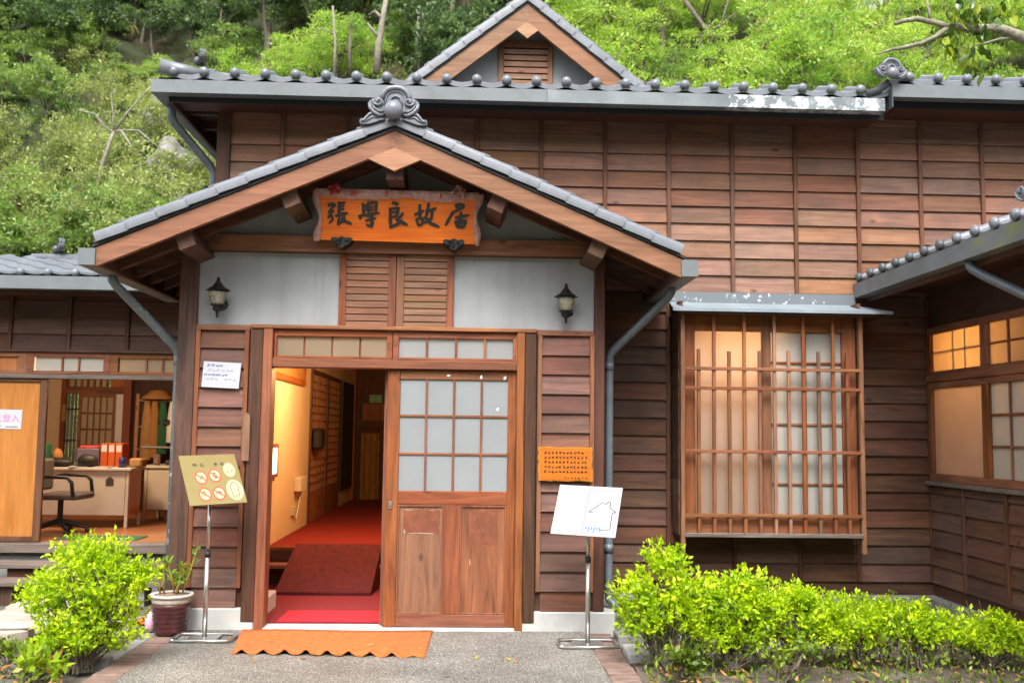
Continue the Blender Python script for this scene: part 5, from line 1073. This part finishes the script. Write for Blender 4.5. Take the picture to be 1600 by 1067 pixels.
polyline(Q, [(.78, .86), (.78, .74), (.76, .70), (.80, .61), (.84, .58), (.88, .61), (.925, .70), (.90, .74), (.90, .86), (.78, .86)], .011, .0012, 'label_grey', b, 'pictogram')
m = MB(); [scribble(m, lambda x, y: Q(x, y, .0008), .24+k*.12, .20, .10, 7, .10) for k in range(5) if k != 2]; m.build('lettering', 'label_grey', b, kind='stuff')
m = MB(); [scribble(m, lambda x, y: Q(x, y, .0012), .78+k*.035, .90, .03, 4, .2) for k in range(4)]; m.build('lettering', 'label_red', b, kind='stuff')
t, b, Q = sign_stand('steel stand with a tilted white map sign right of the entrance', (1.476, -.552), 0, .80, (.450, -.161, -.010), (-.088, -.225, -.339), (1.272, -.46, 1.161), 'sign_white')
m = MB(); m.add([Q(.46, .06, .0006), Q(.98, .06, .0006), Q(.98, .97, .0006), Q(.46, .97, .0006)], [(0, 1, 2, 3)]); m.build('map_print', 'lilac', b)
m = MB(); m.add([Q(.51, .10, .001), Q(.93, .10, .001), Q(.93, .93, .001), Q(.51, .93, .001)], [(0, 1, 2, 3)]); m.build('map_print', 'sign_white', b)
polyline(Q, [(.60, .53), (.53, .53), (.73, .32), (.79, .36), (.80, .31), (.85, .31), (.85, .42), (.95, .51), (.90, .52), (.90, .85), (.84, .88), (.74, .87)], .018, .0014, 'label_grey', b, 'map_outline')
polyline(Q, [(.60, .54), (.61, .82)], .010, .0014, 'lilac', b, 'map_outline')
m = MB(); [m.add([Q(.52+k*.042, .82, .0014), Q(.548+k*.042, .82, .0014), Q(.548+k*.042, .82+h_, .0014), Q(.52+k*.042, .82+h_, .0014)], [(0, 1, 2, 3)]) for k, h_ in enumerate((.06, .10, .07, .11, .06, .09))]; m.build('map_legend', 'ink_blue', b)

# ================================================================== PLANTS
def leaf_mesh(name, mat, pts, nrm, size, aspect=.5, fold=.18, seed=0):
    """many small leaves as folded quads, one mesh; pts centres, nrm unit outward directions"""
    r = np.random.default_rng(seed); n = len(pts); pts = np.asarray(pts, float); nrm = np.asarray(nrm, float)
    d = nrm+r.normal(0, .55, (n, 3)); d /= np.linalg.norm(d, axis=1)[:, None]
    up = r.normal(0, 1, (n, 3))*np.array([.7, .7, .35])+np.array([0, 0, 1.0]); sd = np.cross(d, up); sd /= np.linalg.norm(sd, axis=1)[:, None]+1e-9; nn = np.cross(sd, d)
    s = size*r.uniform(.45, 1.4, n)[:, None]
    a = pts; b = pts+d*s*.5+sd*s*aspect*.5+nn*s*fold; c = pts+d*s; e = pts+d*s*.5-sd*s*aspect*.5+nn*s*fold
    V = np.stack([a, b, c, e], 1).reshape(-1, 3); F = np.arange(4*n).reshape(n, 4)
    me = bpy.data.meshes.new(name); me.vertices.add(4*n); me.vertices.foreach_set('co', V.ravel()); me.loops.add(4*n); me.loops.foreach_set('vertex_index', F.ravel())
    me.polygons.add(n); me.polygons.foreach_set('loop_start', np.arange(0, 4*n, 4)); me.polygons.foreach_set('loop_total', np.full(n, 4)); me.update(calc_edges=True); me.materials.append(MATS[mat]); return me
def blob_points(clusters, per, seed, shell=.65):
    """clusters (cx,cy,cz,r): leaves around each, mostly on the outer shell"""
    r = np.random.default_rng(seed); P_, D_ = [], []
    for c in clusters:
        d = r.normal(0, 1, (per, 3)); d /= np.linalg.norm(d, axis=1)[:, None]; q = (shell+(1-shell)*r.random(per))**.8*c[3]
        P_.append(np.array(c[:3])+d*q[:, None]*np.array([1, 1, c[4] if len(c) > 4 else .7])); D_.append(d+np.array([0, 0, .25]))
    return np.concatenate(P_), np.concatenate(D_)
def shrub(label, base, lobes, seed, per=330, mat='leaf_gold', leaf=.036, group='golden leaved shrubs before the house', dz=0.):
    """lobes: (dx,dy,z,r) leafy lobes; each is a spray of twigs whose tips carry upright tufts of small leaves"""
    rr = np.random.default_rng(seed); t = thing('shrub', label, 'shrub', base, group); B0 = np.array(base); P_ = []; D_ = []; st = MB()
    big = lobes[0][2] > .2
    for (dx, dy, z, r_) in lobes:
        z = z-dz
        for k in range(int(20+95*r_/.25)):
            d = rr.normal(0, 1, 3); d /= np.linalg.norm(d); d[2] = d[2]*.9+.1; q = r_*(rr.uniform(.35, 1.0)**.6 if rr.random() > .12 else rr.uniform(1.0, 1.3)); p = B0+np.array([dx, dy, z])+d*q*np.array([1, 1, .85])
            if p[2] < (.10 if big else .0): continue
            ax = d*.7+np.array([0, 0, .75]); ax /= np.linalg.norm(ax); L = rr.uniform(.04, .10); m_ = int(rr.integers(9, 19)*per/330)
            tt = rr.random(m_); P_.append(p+ax*(tt*L)[:, None]+rr.normal(0, .010, (m_, 3))); D_.append(ax*(.25+.9*tt)[:, None]+rr.normal(0, .7, (m_, 3))*(1.1-.6*tt)[:, None])
            if k % 6 == 0:
                mid = B0+np.array([dx*.6, dy*.6, z*.55])+rr.normal(0, .03, 3); st.tube([tuple(B0+rr.normal(0, .025, 3)*np.array([1, 1, 0])), tuple(mid), tuple(p)], [.007, .005, .002], 5)
    P_ = np.concatenate(P_); D_ = np.concatenate(D_); D_ /= np.linalg.norm(D_, axis=1)[:, None]+1e-9
    put('foliage', leaf_mesh('foliage', mat, P_, D_, leaf, .5, .12, seed), t); st.build('stem', 'bark', t)
    return t
shrub('large round golden shrub left of the entrance path', (-1.91, -1.25, -.03), [(-.02, 0, .62, .24), (-.24, 0, .53, .15), (.16, 0, .60, .2), (-.08, .02, .42, .22), (.16, 0, .36, .2), (.02, -.04, .26, .14), (.2, .0, .18, .07), (-.2, -.05, .22, .08), (-.04, 0, .78, .12), (.12, 0, .78, .11), (.34, .02, .66, .07)], 11, dz=.075)
shrub('tallest golden shrub right of the entrance path', (1.91, -1.15, -.03), [(.0, 0, .58, .2), (.02, 0, .76, .11), (-.2, 0, .52, .13), (.2, 0, .52, .18), (.05, 0, .40, .22), (-.12, 0, .36, .15), (.26, 0, .36, .14), (-.18, -.02, .16, .05)], 12, dz=.06)
shrub('second golden shrub from the path, with a pointed top', (2.38, -1.15, -.03), [(0, 0, .44, .18), (.1, 0, .58, .12), (-.12, 0, .5, .13), (.2, 0, .42, .15), (-.1, 0, .26, .15), (.14, 0, .24, .13)], 13, dz=0.05)
shrub('third golden shrub from the path under the lattice window', (2.86, -1.1, -.03), [(0, 0, .38, .17), (.15, 0, .44, .12), (-.18, 0, .42, .12), (.05, 0, .22, .14), (.22, 0, .28, .12), (.0, .0, .54, .07)], 14, dz=.08)
shrub('fourth golden shrub from the path, low and airy', (3.3, -1.05, -.03), [(0, 0, .34, .14), (.16, 0, .38, .12), (-.16, 0, .36, .12), (.05, 0, .2, .12)], 15, dz=.10)
shrub('fifth golden shrub from the path near the wing wall', (3.72, -1.05, -.03), [(0, 0, .32, .14), (.14, 0, .36, .1), (-.14, 0, .38, .11), (.03, 0, .18, .12), (-.04, 0, .47, .05)], 16, dz=.12)
shrub('golden shrub at the lower right corner of the picture', (4.12, -1.2, -.03), [(0, 0, .26, .15), (.16, 0, .2, .12), (-.12, 0, .3, .12), (.1, 0, .34, .08), (.28, 0, .28, .1)], 17, dz=.07)
shrub('sparse golden shrub behind the third one, close to the plinth', (2.95, -.35, -.03), [(0, 0, .30, .14), (.2, 0, .26, .11), (-.25, 0, .3, .12), (.42, 0, .25, .1)], 18, 220)
shrub('sparse golden shrub behind, in front of the wing corner', (3.75, -.4, -.03), [(0, 0, .24, .12), (.2, 0, .2, .1), (-.2, 0, .26, .1)], 19, 200)
shrub('small green seedling at the foot of the tallest golden shrub', (1.98, -1.5, -.03), [(0, 0, .14, .05), (.05, 0, .08, .04)], 20, 120, 'leaf_low', .05, 'seedlings')
shrub('small green seedling at the lower left corner', (-2.35, -1.3, -.05), [(0, 0, .12, .045), (.16, -.05, .1, .04)], 21, 90, 'leaf_low', .05, 'seedlings')
shrub('yellowing low plant at the lower left corner', (-2.12, -1.5, -.05), [(0, 0, .09, .06), (.14, 0, .07, .05)], 22, 60, 'leaf_lime', .07, 'seedlings')
shrub('dark green seedling under the third golden shrub', (2.62, -1.45, -.03), [(0, 0, .12, .06), (.2, .05, .16, .06)], 23, 60, 'leaf_low', .05, 'seedlings')
def undergrowth(n, x0, x1, y0, y1, h, seed, name, label, mat):
    r = np.random.default_rng(seed); p = np.stack([r.uniform(x0, x1, n), r.uniform(y0, y1, n), -.04+r.random(n)**2*h], 1); d = np.stack([r.normal(0, .5, n), r.normal(0, .5, n), np.ones(n)], 1); d /= np.linalg.norm(d, axis=1)[:, None]
    put(name, leaf_mesh(name, mat, p, d, .04, .45, .1, seed), None, kind='stuff', label=label, category='ground cover')
undergrowth(3600, 1.75, 4.5, -1.75, .1, .26, 5, 'ground_cover', 'low green weeds growing between the golden shrubs', 'leaf_low')
undergrowth(900, -3.2, -1.95, -1.7, -.35, .05, 6, 'ground_cover', 'patchy low weeds in the bed left of the path', 'leaf_low')
st = MB(); rr = random.Random(3)
for k in range(16):
    x, y = rr.uniform(2.1, 4.2), rr.uniform(-1.2, -.8); st.tube([(x, y, -.06), (x+rr.uniform(-.05, .05), y, .2), (x+rr.uniform(-.12, .12), y+rr.uniform(-.05, .05), .42)], [.006, .004, .002], 5)
st.build('bare_twigs', 'bark', kind='stuff', label='thin bare twigs rising among the golden shrubs', category='twigs')
# potted plant
pp = thing('potted_plant', 'ribbed maroon pot with a cream rim and a few stems beside the porch', 'potted plant', (-1.648, -.26, 0))
po = (-1.648, -.22, 0); pr = [(.10, .0), (.118, .02)]
for k in range(6): z = .03+k*.034; pr += [(.120+.006*k*.6, z), (.126+.006*k*.6, z+.012), (.121+.006*k*.6, z+.03)]
MB().lathe(pr+[(.135, .235)], 28, po).build('pot', 'pot_maroon', pp, True)
MB().lathe([(.134, .232), (.142, .24), (.146, .262), (.142, .272)], 28, po).build('band', 'stone', pp, True)
MB().lathe([(.142, .272), (.158, .284), (.163, .294), (.158, .303), (.148, .303), (.138, .28), (.02, .275)], 28, po).build('rim', 'pot_rim', pp, True)
MB().lathe([(.138, .28), (.138, .292), (.01, .30)], 20, po).build('potting_soil', 'brick', pp)
rp = random.Random(5)
for k, (ax, h, lean) in enumerate(((-.09, .22, -.03), (-.06, .24, -.01), (.02, .26, -.06), (.04, .22, .01), (.07, .36, .10), (.03, .2, .04))):
    b0 = Vector((po[0]+ax, po[1]+rp.uniform(-.03, .03), .29)); tip = b0+Vector((lean, rp.uniform(-.03, .03), h)); MB().tube([b0, b0.lerp(tip, .5)+Vector((.005, 0, 0)), tip], [.008, .007, .004], 6).build('stem', 'leaf_pot', pp, True)
    ps, ds = [], []
    for q in np.linspace(.3, 1, 13 if k > 1 else 5):
        for sg in (-1, 1): ps.append(b0.lerp(tip, q)); ds.append(Vector((sg*.5+lean*2, rp.uniform(-.3, .3), 1.1)).normalized())
    put('leaflet', leaf_mesh('leaflet', 'leaf_pot', ps, ds, .062, .34, .05, 40+k), pp)

# ================================================================== HILLSIDE WOOD
def crown_mesh(name, mat, seed, R_=1.6, H=1.3, n=26, per=120, leaf=.16, aspect=.45, flat=.45):
    r = np.random.default_rng(seed); cl = []
    for k in range(n):
        d = r.normal(0, 1, 3); d /= np.linalg.norm(d); q = r.uniform(.35, 1.0); cl.append((d[0]*R_*q, d[1]*R_*q, d[2]*H*q, r.uniform(.28, .55)*R_/1.6, flat))
    P_, D_ = blob_points(cl, per, seed, .15); return leaf_mesh(name, mat, P_, D_, leaf, aspect, .1, seed), cl
def trunk_mesh(name, mat, seed, h, r0, cl, limbs=7):
    r = random.Random(seed); m = MB(); pts = [(0, 0, -.6)]; x = y = 0
    for k in range(1, 6): x += r.uniform(-.12, .12); y += r.uniform(-.12, .12); pts.append((x, y, h*k/5))
    m.tube(pts, [r0*(1-.13*i) for i in range(6)], 8)
    for k in range(limbs):
        c = cl[r.randrange(len(cl))]; s = pts[r.randrange(2, 6)]; e = (c[0], c[1], c[2]+h)
        m.tube([s, ((s[0]+e[0])/2+r.uniform(-.1, .1), (s[1]+e[1])/2, (s[2]+e[2])/2+.12), e], [r0*.42, r0*.28, r0*.1], 6)
    return m.mesh(name, mat, True)
KINDS = {}
for kd, mat, bark, spec in (('bright', 'leaf_bright', 'bark', dict(R_=1.9, H=1.5, n=40, per=125, leaf=.15, aspect=.34, flat=.4)), ('mid', 'leaf_mid', 'bark', dict(R_=1.5, H=1.2, n=30, per=110, leaf=.15)),
                            ('dark', 'leaf_dark', 'bark', dict(R_=1.5, H=1.4, n=30, per=110, leaf=.17)), ('pale', 'leaf_pale', 'bark_pale', dict(R_=1.2, H=.9, n=26, per=80, leaf=.11, aspect=.4, flat=.5)),
                            ('lime', 'leaf_lime', 'bark_pale', dict(R_=.7, H=.6, n=18, per=90, leaf=.10, aspect=.5))):
    KINDS[kd] = []
    for s in range(3):
        cm, cl = crown_mesh('crown', mat, 100+s*7+len(kd), **spec); h = {'bright': 2.6, 'mid': 2.0, 'dark': 3.2, 'pale': 1.3, 'lime': .7}[kd]
        KINDS[kd].append((cm, trunk_mesh('trunk', bark, 50+s, h, {'bright': .12, 'mid': .09, 'dark': .1, 'pale': .045, 'lime': .04}[kd], cl), h))
import itertools
def in_view(x, y, z):
    v = Vector((x, y, z))-_m.translation; w_ = v.dot(_f)
    return (800+1540*v.dot(_r)/w_, 533.5-1540*v.dot(_u)/w_) if w_ > 0 else (-999, -999)
def unproj_hill(px, py):
    d = _f+_r*((px-800)/1540)-_u*((py-533.5)/1540); c = _m.translation; t = 14.
    while t < 70:
        p = c+d*t
        if p.y > 9.5 and hill_z(p.x, p.y) >= p.z: return p
        t += .1
    return c+d*45
def tree(kd, x, y, s, rz, label, group, v=None, sink=.15):
    cm, tm, h = KINDS[kd][v if v is not None else random.randrange(3)]; z = hill_z(x, y)-sink
    t = thing('hill_tree' if kd != 'lime' and kd != 'pale' else 'hill_shrub', label, 'tree' if kd not in ('lime', 'pale') else 'shrub', (x, y, z), group)
    tr = put('trunk', tm, t); tr.matrix_parent_inverse = Matrix.Identity(4); cr = put('crown', cm, t, (0, 0, h)); cr.matrix_parent_inverse = Matrix.Identity(4)
    t.rotation_euler = (random.uniform(-.08, .08), random.uniform(-.08, .08), rz); t.scale = (s, s, s*random.uniform(.9, 1.15)); return t
ORD = ['first', 'second', 'third', 'fourth', 'fifth', 'sixth', 'seventh', 'eighth', 'ninth', 'tenth', 'eleventh', 'twelfth', 'thirteenth', 'fourteenth', 'fifteenth', 'sixteenth', 'seventeenth', 'eighteenth', 'nineteenth', 'twentieth', 'twenty-first', 'twenty-second', 'twenty-third', 'twenty-fourth', 'twenty-fifth', 'twenty-sixth']
def wood_rows(spots, kd, words, group):
    spots = sorted(spots)
    for i, (px, py, s) in enumerate(spots):
        p = unproj_hill(px, py); h = KINDS[kd][0][2]*s
        tree(kd, p.x, p.y-.5, s, random.uniform(0, 6), f'{ORD[i]} {words}, from left', group)
rs = random.Random(21)
U = rs.uniform
wood_rows([(880+k*52+U(-16, 16), rs.choice((225, 185, 140)), U(.75, 1.0)) for k in range(15)], 'bright', 'bright feathery tree behind the right half of the roof', 'bright trees behind the right roof')
wood_rows([(890+k*62+U(-20, 20), rs.choice((110, 70)), U(.85, 1.1)) for k in range(13)], 'bright', 'bright tree of the middle row at right', 'middle bright trees at right')
wood_rows([(900+k*85+U(-20, 20), rs.choice((25, -15)), U(.95, 1.2)) for k in range(10)], 'bright', 'bright tree of the upper row at right', 'upper bright trees at right')
wood_rows([(900+k*100+U(-25, 25), -60, 1.25) for k in range(8)], 'mid', 'mid green tree at the top edge at right', 'top row trees at right')
wood_rows([(505+k*36+U(-12, 12), rs.choice((170, 120, 70)), U(.8, 1.1)) for k in range(11)], 'dark', 'dark slender tree left of the upper gable', 'dark trees left of the gable')
wood_rows([(430+k*46+U(-12, 12), rs.choice((20, -20)), U(.9, 1.2)) for k in range(9)], 'dark', 'dark tree of the upper row left of the gable', 'upper dark trees left of the gable')
wood_rows([(385+k*38+U(-10, 10), 160+U(-60, 25), U(.5, .7)) for k in range(6)], 'bright', 'yellow-green young tree above the left roof', 'young trees above the left roof')
wood_rows([(545, 20, .8), (640, 70, .6), (470, 40, .7), (700, 120, .5), (760, 60, .5), (590, 90, .5)], 'mid', 'mid green tree before the dark wood', 'mid green trees left of the gable')
wood_rows([(-20+k*48+U(-14, 14), 30+U(-60, 60), U(.75, 1.0)) for k in range(10)], 'dark', 'dark green tree high on the left slope', 'dark trees on the left slope')
wood_rows([(-20+k*30+U(-10, 10), 130+U(-60, 50), U(.45, .75)) for k in range(14)], 'mid', 'bushy tree halfway up the left slope', 'bushy trees on the left slope')
wood_rows([(-20+k*40+U(-14, 14), 95+U(-40, 30), U(.6, .85)) for k in range(12)], 'dark', 'dark tree of the lower row on the left slope', 'lower dark trees on the left slope')
wood_rows([(-10+k*36+U(-10, 10), 30+U(-60, 60), U(.5, .8)) for k in range(13)], 'mid', 'mid green tree among the dark left trees', 'mid trees high on the left slope')
wood_rows([(-25+k*24+U(-10, 10), 340+U(-60, 60), U(.75, 1.1)) for k in range(16)], 'pale', 'pale small leaved shrub low on the left slope', 'pale shrubs low on the left slope')
wood_rows([(-20+k*32+U(-10, 10), 250+U(-50, 40), U(.7, 1.)) for k in range(11)], 'pale', 'pale small leaved shrub halfway up the left slope', 'pale shrubs halfway up the left slope')
wood_rows([(110+k*30+U(-15, 15), 165+U(-50, 50), U(.6, .85)) for k in range(9)], 'pale', 'pale airy shrub around the bare trunk', 'pale shrubs round the bare trunk')
wood_rows([(-10+k*34+U(-10, 10), 395+U(-20, 20), U(.6, .8)) for k in range(8)], 'mid', 'green bush close above the annex roof', 'bushes above the annex roof')
wood_rows([(185, 385, 1.0), (105, 405, .7), (300, 290, .8), (215, 360, .8)], 'lime', 'lime young shrub above the annex roof', 'lime shrubs above the annex')
wood_rows([(-420+k*38+U(-10, 10), rs.choice((60, 180, 320)), U(.7, 1.)) for k in range(10)], 'mid', 'bushy tree beyond the left edge', 'trees beyond the left edge')
wood_rows([(1640+k*42+U(-10, 10), rs.choice((40, 140, 240)), U(.8, 1.1)) for k in range(10)], 'bright', 'bright tree beyond the right edge', 'trees beyond the right edge')
# ground cover over the whole slope
n = 120000; P_ = []; D_ = []
X0 = rng.uniform(-25, 30, n); Y0 = 10.5+rng.random(n)**1.1*17
P_ = np.stack([X0, Y0, np.array([hill_z(a, b) for a, b in zip(X0, Y0)])+rng.random(n)**1.5*.55], 1); D_ = np.stack([rng.normal(0, .6, n), rng.normal(-.5, .5, n), np.ones(n)], 1); D_ /= np.linalg.norm(D_, axis=1)[:, None]
cl_ = np.sin(X0*1.3+Y0*.7)+np.sin(X0*.6-Y0*1.9)+rng.normal(0, .5, n); sel = cl_ > -1.3
put('slope_undergrowth', leaf_mesh('slope_undergrowth', 'leaf_mid', P_[sel], D_[sel], .17, .4, .1, 77), None, kind='stuff', label='green undergrowth covering the slope behind the house', category='undergrowth')
# slender pale bare tree on the left slope
p = unproj_hill(160, 300); bt = thing('bare_tree', 'slender pale trunk with bare forked branches on the left slope', 'tree', tuple(p))
def px_at(px, py, y): d = _f+_r*((px-800)/1540)-_u*((py-533.5)/1540); c = _m.translation; return c+d*((y-c.y)/d.y)
yb = p.y-1.6; q = lambda a, b: px_at(a, b, yb)
MB().tube([px_at(148, 320, yb), q(158, 262), q(172, 222), q(178, 206)], [.07, .06, .05, .045], 8).build('trunk', 'bark_pale', bt, True)
for pts_ in ([(178, 206), (177, 180), (174, 148), (182, 140)], [(178, 206), (200, 175), (228, 145), (240, 135)], [(178, 206), (195, 204), (216, 204), (250, 232), (268, 262)], [(175, 208), (160, 195), (148, 178), (120, 172)], [(190, 205), (205, 228), (208, 240)]):
    MB().tube([q(*a) for a in pts_], list(np.linspace(.035, .014, len(pts_))), 6).build('limb', 'bark_pale', bt, True)
def bare_trunk(label, pts, r0, mat, y, branches=()):
    t = thing('wood_trunk', label, 'tree', tuple(px_at(*pts[0], y)), 'bare trunks in the wood'); MB().tube([px_at(a, b, y) for a, b in pts], list(np.linspace(r0, r0*.55, len(pts))), 7).build('trunk', mat, t, True)
    for br in branches: MB().tube([px_at(a, b, y) for a, b in br], list(np.linspace(r0*.5, r0*.15, len(br))), 6).build('limb', mat, t, True)
def yh(px, py): return unproj_hill(px, py).y-2.2
for lb, pts_, r0, mt, brs in (('dark leaning trunk with a fork behind the right roof', [(1135, 112), (1122, 70), (1098, 40), (1065, -6)], .11, 'bark', [[(1120, 66), (1132, 20), (1140, -5)], [(1098, 40), (1120, 44), (1150, 20)]]),
  ('pale short stub trunk in the bright foliage at right', [(1246, 70), (1247, 40), (1250, 14)], .07, 'bark_pale', [[(1247, 52), (1262, 44), (1275, 30)]]),
  ('thin grey trunk leaning right above the stepped gutter', [(1345, 75), (1365, 45), (1385, 20), (1392, -5)], .05, 'bark', [[(1352, 65), (1375, 58), (1400, 52)]]),
  ('stout pale trunk with broken branches left of the gable', [(588, 115), (592, 70), (598, 30), (604, -6)], .12, 'bark_pale', [[(597, 30), (586, 18), (576, 24)], [(592, 60), (580, 45), (574, 36)]]),
  ('thin pale trunk right of the stout one', [(650, 110), (652, 60), (655, 10)], .06, 'bark_pale', []), ('thin dark trunk near the left rake of the gable', [(666, 105), (664, 60), (660, 15)], .06, 'bark', []),
  ('slender trunk left of the stout pale one', [(522, 125), (524, 70), (520, 10)], .05, 'bark_pale', [[(523, 55), (505, 45), (490, 48)]]), ('slender dark trunk behind the porch ornament', [(548, 120), (546, 80), (550, 20)], .06, 'bark', []),
  ('pale trunk at the top of the left slope', [(372, 40), (374, 15), (373, -5)], .12, 'bark_pale', []), ('thin leaning twig trunk high on the left slope', [(85, 85), (98, 60), (106, 48)], .05, 'bark_pale', [])):
    bare_trunk(lb, pts_, r0, mt, yh(*pts_[0]), brs)
# rocks
def rock(label, px, py, s, seed):
    p = unproj_hill(px, py); r = random.Random(seed); bm = bmesh.new(); bmesh.ops.create_icosphere(bm, subdivisions=4, radius=1)
    for v in bm.verts:
        n_ = v.co.normalized(); k = 1+.22*math.sin(n_.x*5+seed)+.18*math.sin(n_.y*7+n_.z*4)+.06*math.sin(n_.x*19+n_.z*13)+.05*math.sin(n_.y*23-n_.z*17); v.co = Vector((n_.x*s[0]*k, n_.y*s[1]*k, n_.z*s[2]*k))
    me = bpy.data.meshes.new('rock'); bm.to_mesh(me); bm.free(); me.shade_smooth(); me.materials.append(MATS['rock']); tag(put('rock', me, None, (p.x, p.y-.3, p.z)), label, 'rock', 'rocks on the left slope')
rock('grey rock face left of the main roof corner', 245, 200, (.45, .5, .75), 1); rock('dark rock low on the slope above the porch eave', 275, 265, (.7, .6, .6), 2)
# grass clumps
def grass(label, px, py, s, seed):
    p = unproj_hill(px, py); r = np.random.default_rng(seed); m = MB()
    for k in range(70):
        a = r.uniform(0, 6.28); L = s*r.uniform(.6, 1.2); o = Vector((math.cos(a), math.sin(a)-.4, 0)); b0 = Vector(p)+o*.1*s
        pts_ = [b0+o*L*.6*t+Vector((0, 0, L*(1.1*t-1.25*t*t))) for t in (0, .33, .66, 1.)]; w_ = Vector((-o.y, o.x, 0))*.02*s
        m.add([x for q_ in pts_ for x in (q_-w_*(1 if q_ is not pts_[-1] else .1), q_+w_*(1 if q_ is not pts_[-1] else .1))], [(0, 1, 3, 2), (2, 3, 5, 4), (4, 5, 7, 6)])
    tag(m.build('grass_clump', 'grass'), label, 'grass', 'drooping grass clumps on the slope')
grass('large drooping grass clump high on the left slope', 172, 40, 1.5, 1); grass('drooping grass clump beside the main roof downpipe', 312, 235, 1.2, 2); grass('drooping grass clump at the left of the slope top', 195, 55, 1.1, 3)
# ---- overhanging branch, near, upper right; its trunk stands outside the picture
ot = thing('overhanging_tree', 'lichen covered branch with glossy leaves reaching in at the upper right', 'tree', (7.2, -1.9, 0))
def pb(a, b, y=-1.5): return px_at(a, b, y)
MB().tube([(7.2, -1.9, -.1), (7.15, -1.9, 2), (7.0, -1.8, 3.3), (6.6, -1.7, 3.9)], [.2, .17, .14, .12], 10).build('trunk', 'lichen_bark', ot, True)
MB().tube([(6.6, -1.7, 3.9), (5.4, -1.6, 4.15), pb(1600, 60), pb(1560, 45), pb(1520, 45), pb(1480, 42)], [.11, .06, .042, .036, .028, .024], 9).build('limb', 'lichen_bark', ot, True)
MB().tube([pb(1480, 42), pb(1462, 36), pb(1432, 30), pb(1412, 33), pb(1398, 38)], [.023, .02, .018, .016, .013], 8).build('limb', 'lichen_bark', ot, True)
MB().tube([pb(1480, 44), pb(1462, 58), pb(1440, 68), pb(1415, 74), pb(1392, 78), pb(1368, 86)], [.02, .017, .016, .014, .011, .004], 7).build('limb', 'lichen_bark', ot, True)
MB().tube([pb(1590, 58), pb(1560, 62), pb(1540, 68), pb(1522, 72)], [.012, .01, .008, .005], 6).build('limb', 'lichen_bark', ot, True)
MB().tube([pb(1452, 30), pb(1452, 18), pb(1448, 0)], [.01, .009, .006], 6).build('limb', 'lichen_bark', ot, True)
rl = random.Random(9)
for k in range(130):
    a, b = rl.choice(((1500, 30), (1515, 22), (1495, 60), (1520, 78), (1478, 70), (1545, 30), (1560, 14), (1510, 5)))
    p = pb(a+rl.gauss(0, 15), b+rl.gauss(0, 12), -1.5+rl.uniform(-.12, .12)); s = rl.uniform(.05, .085)
    m = MB(); m.M = Matrix.Translation(p) @ Euler((rl.uniform(-1.2, 1.2), rl.uniform(.2, 2.2), rl.uniform(0, 6.3))).to_matrix().to_4x4()
    m.add([(0, 0, 0), (.35*s, .32*s, .1*s), (.5*s, 0, .0), (.35*s, -.32*s, .1*s), (.9*s, .30*s, .06*s), (1.0*s, 0, -.05*s), (.9*s, -.30*s, .06*s), (1.4*s, 0, -.16*s)], [(0, 2, 1), (0, 3, 2), (1, 2, 5, 4), (2, 3, 6, 5), (4, 5, 7), (5, 6, 7)]); m.build('leaf', 'leaf_gloss' if rl.random() < .68 else 'leaf_young', ot, True)
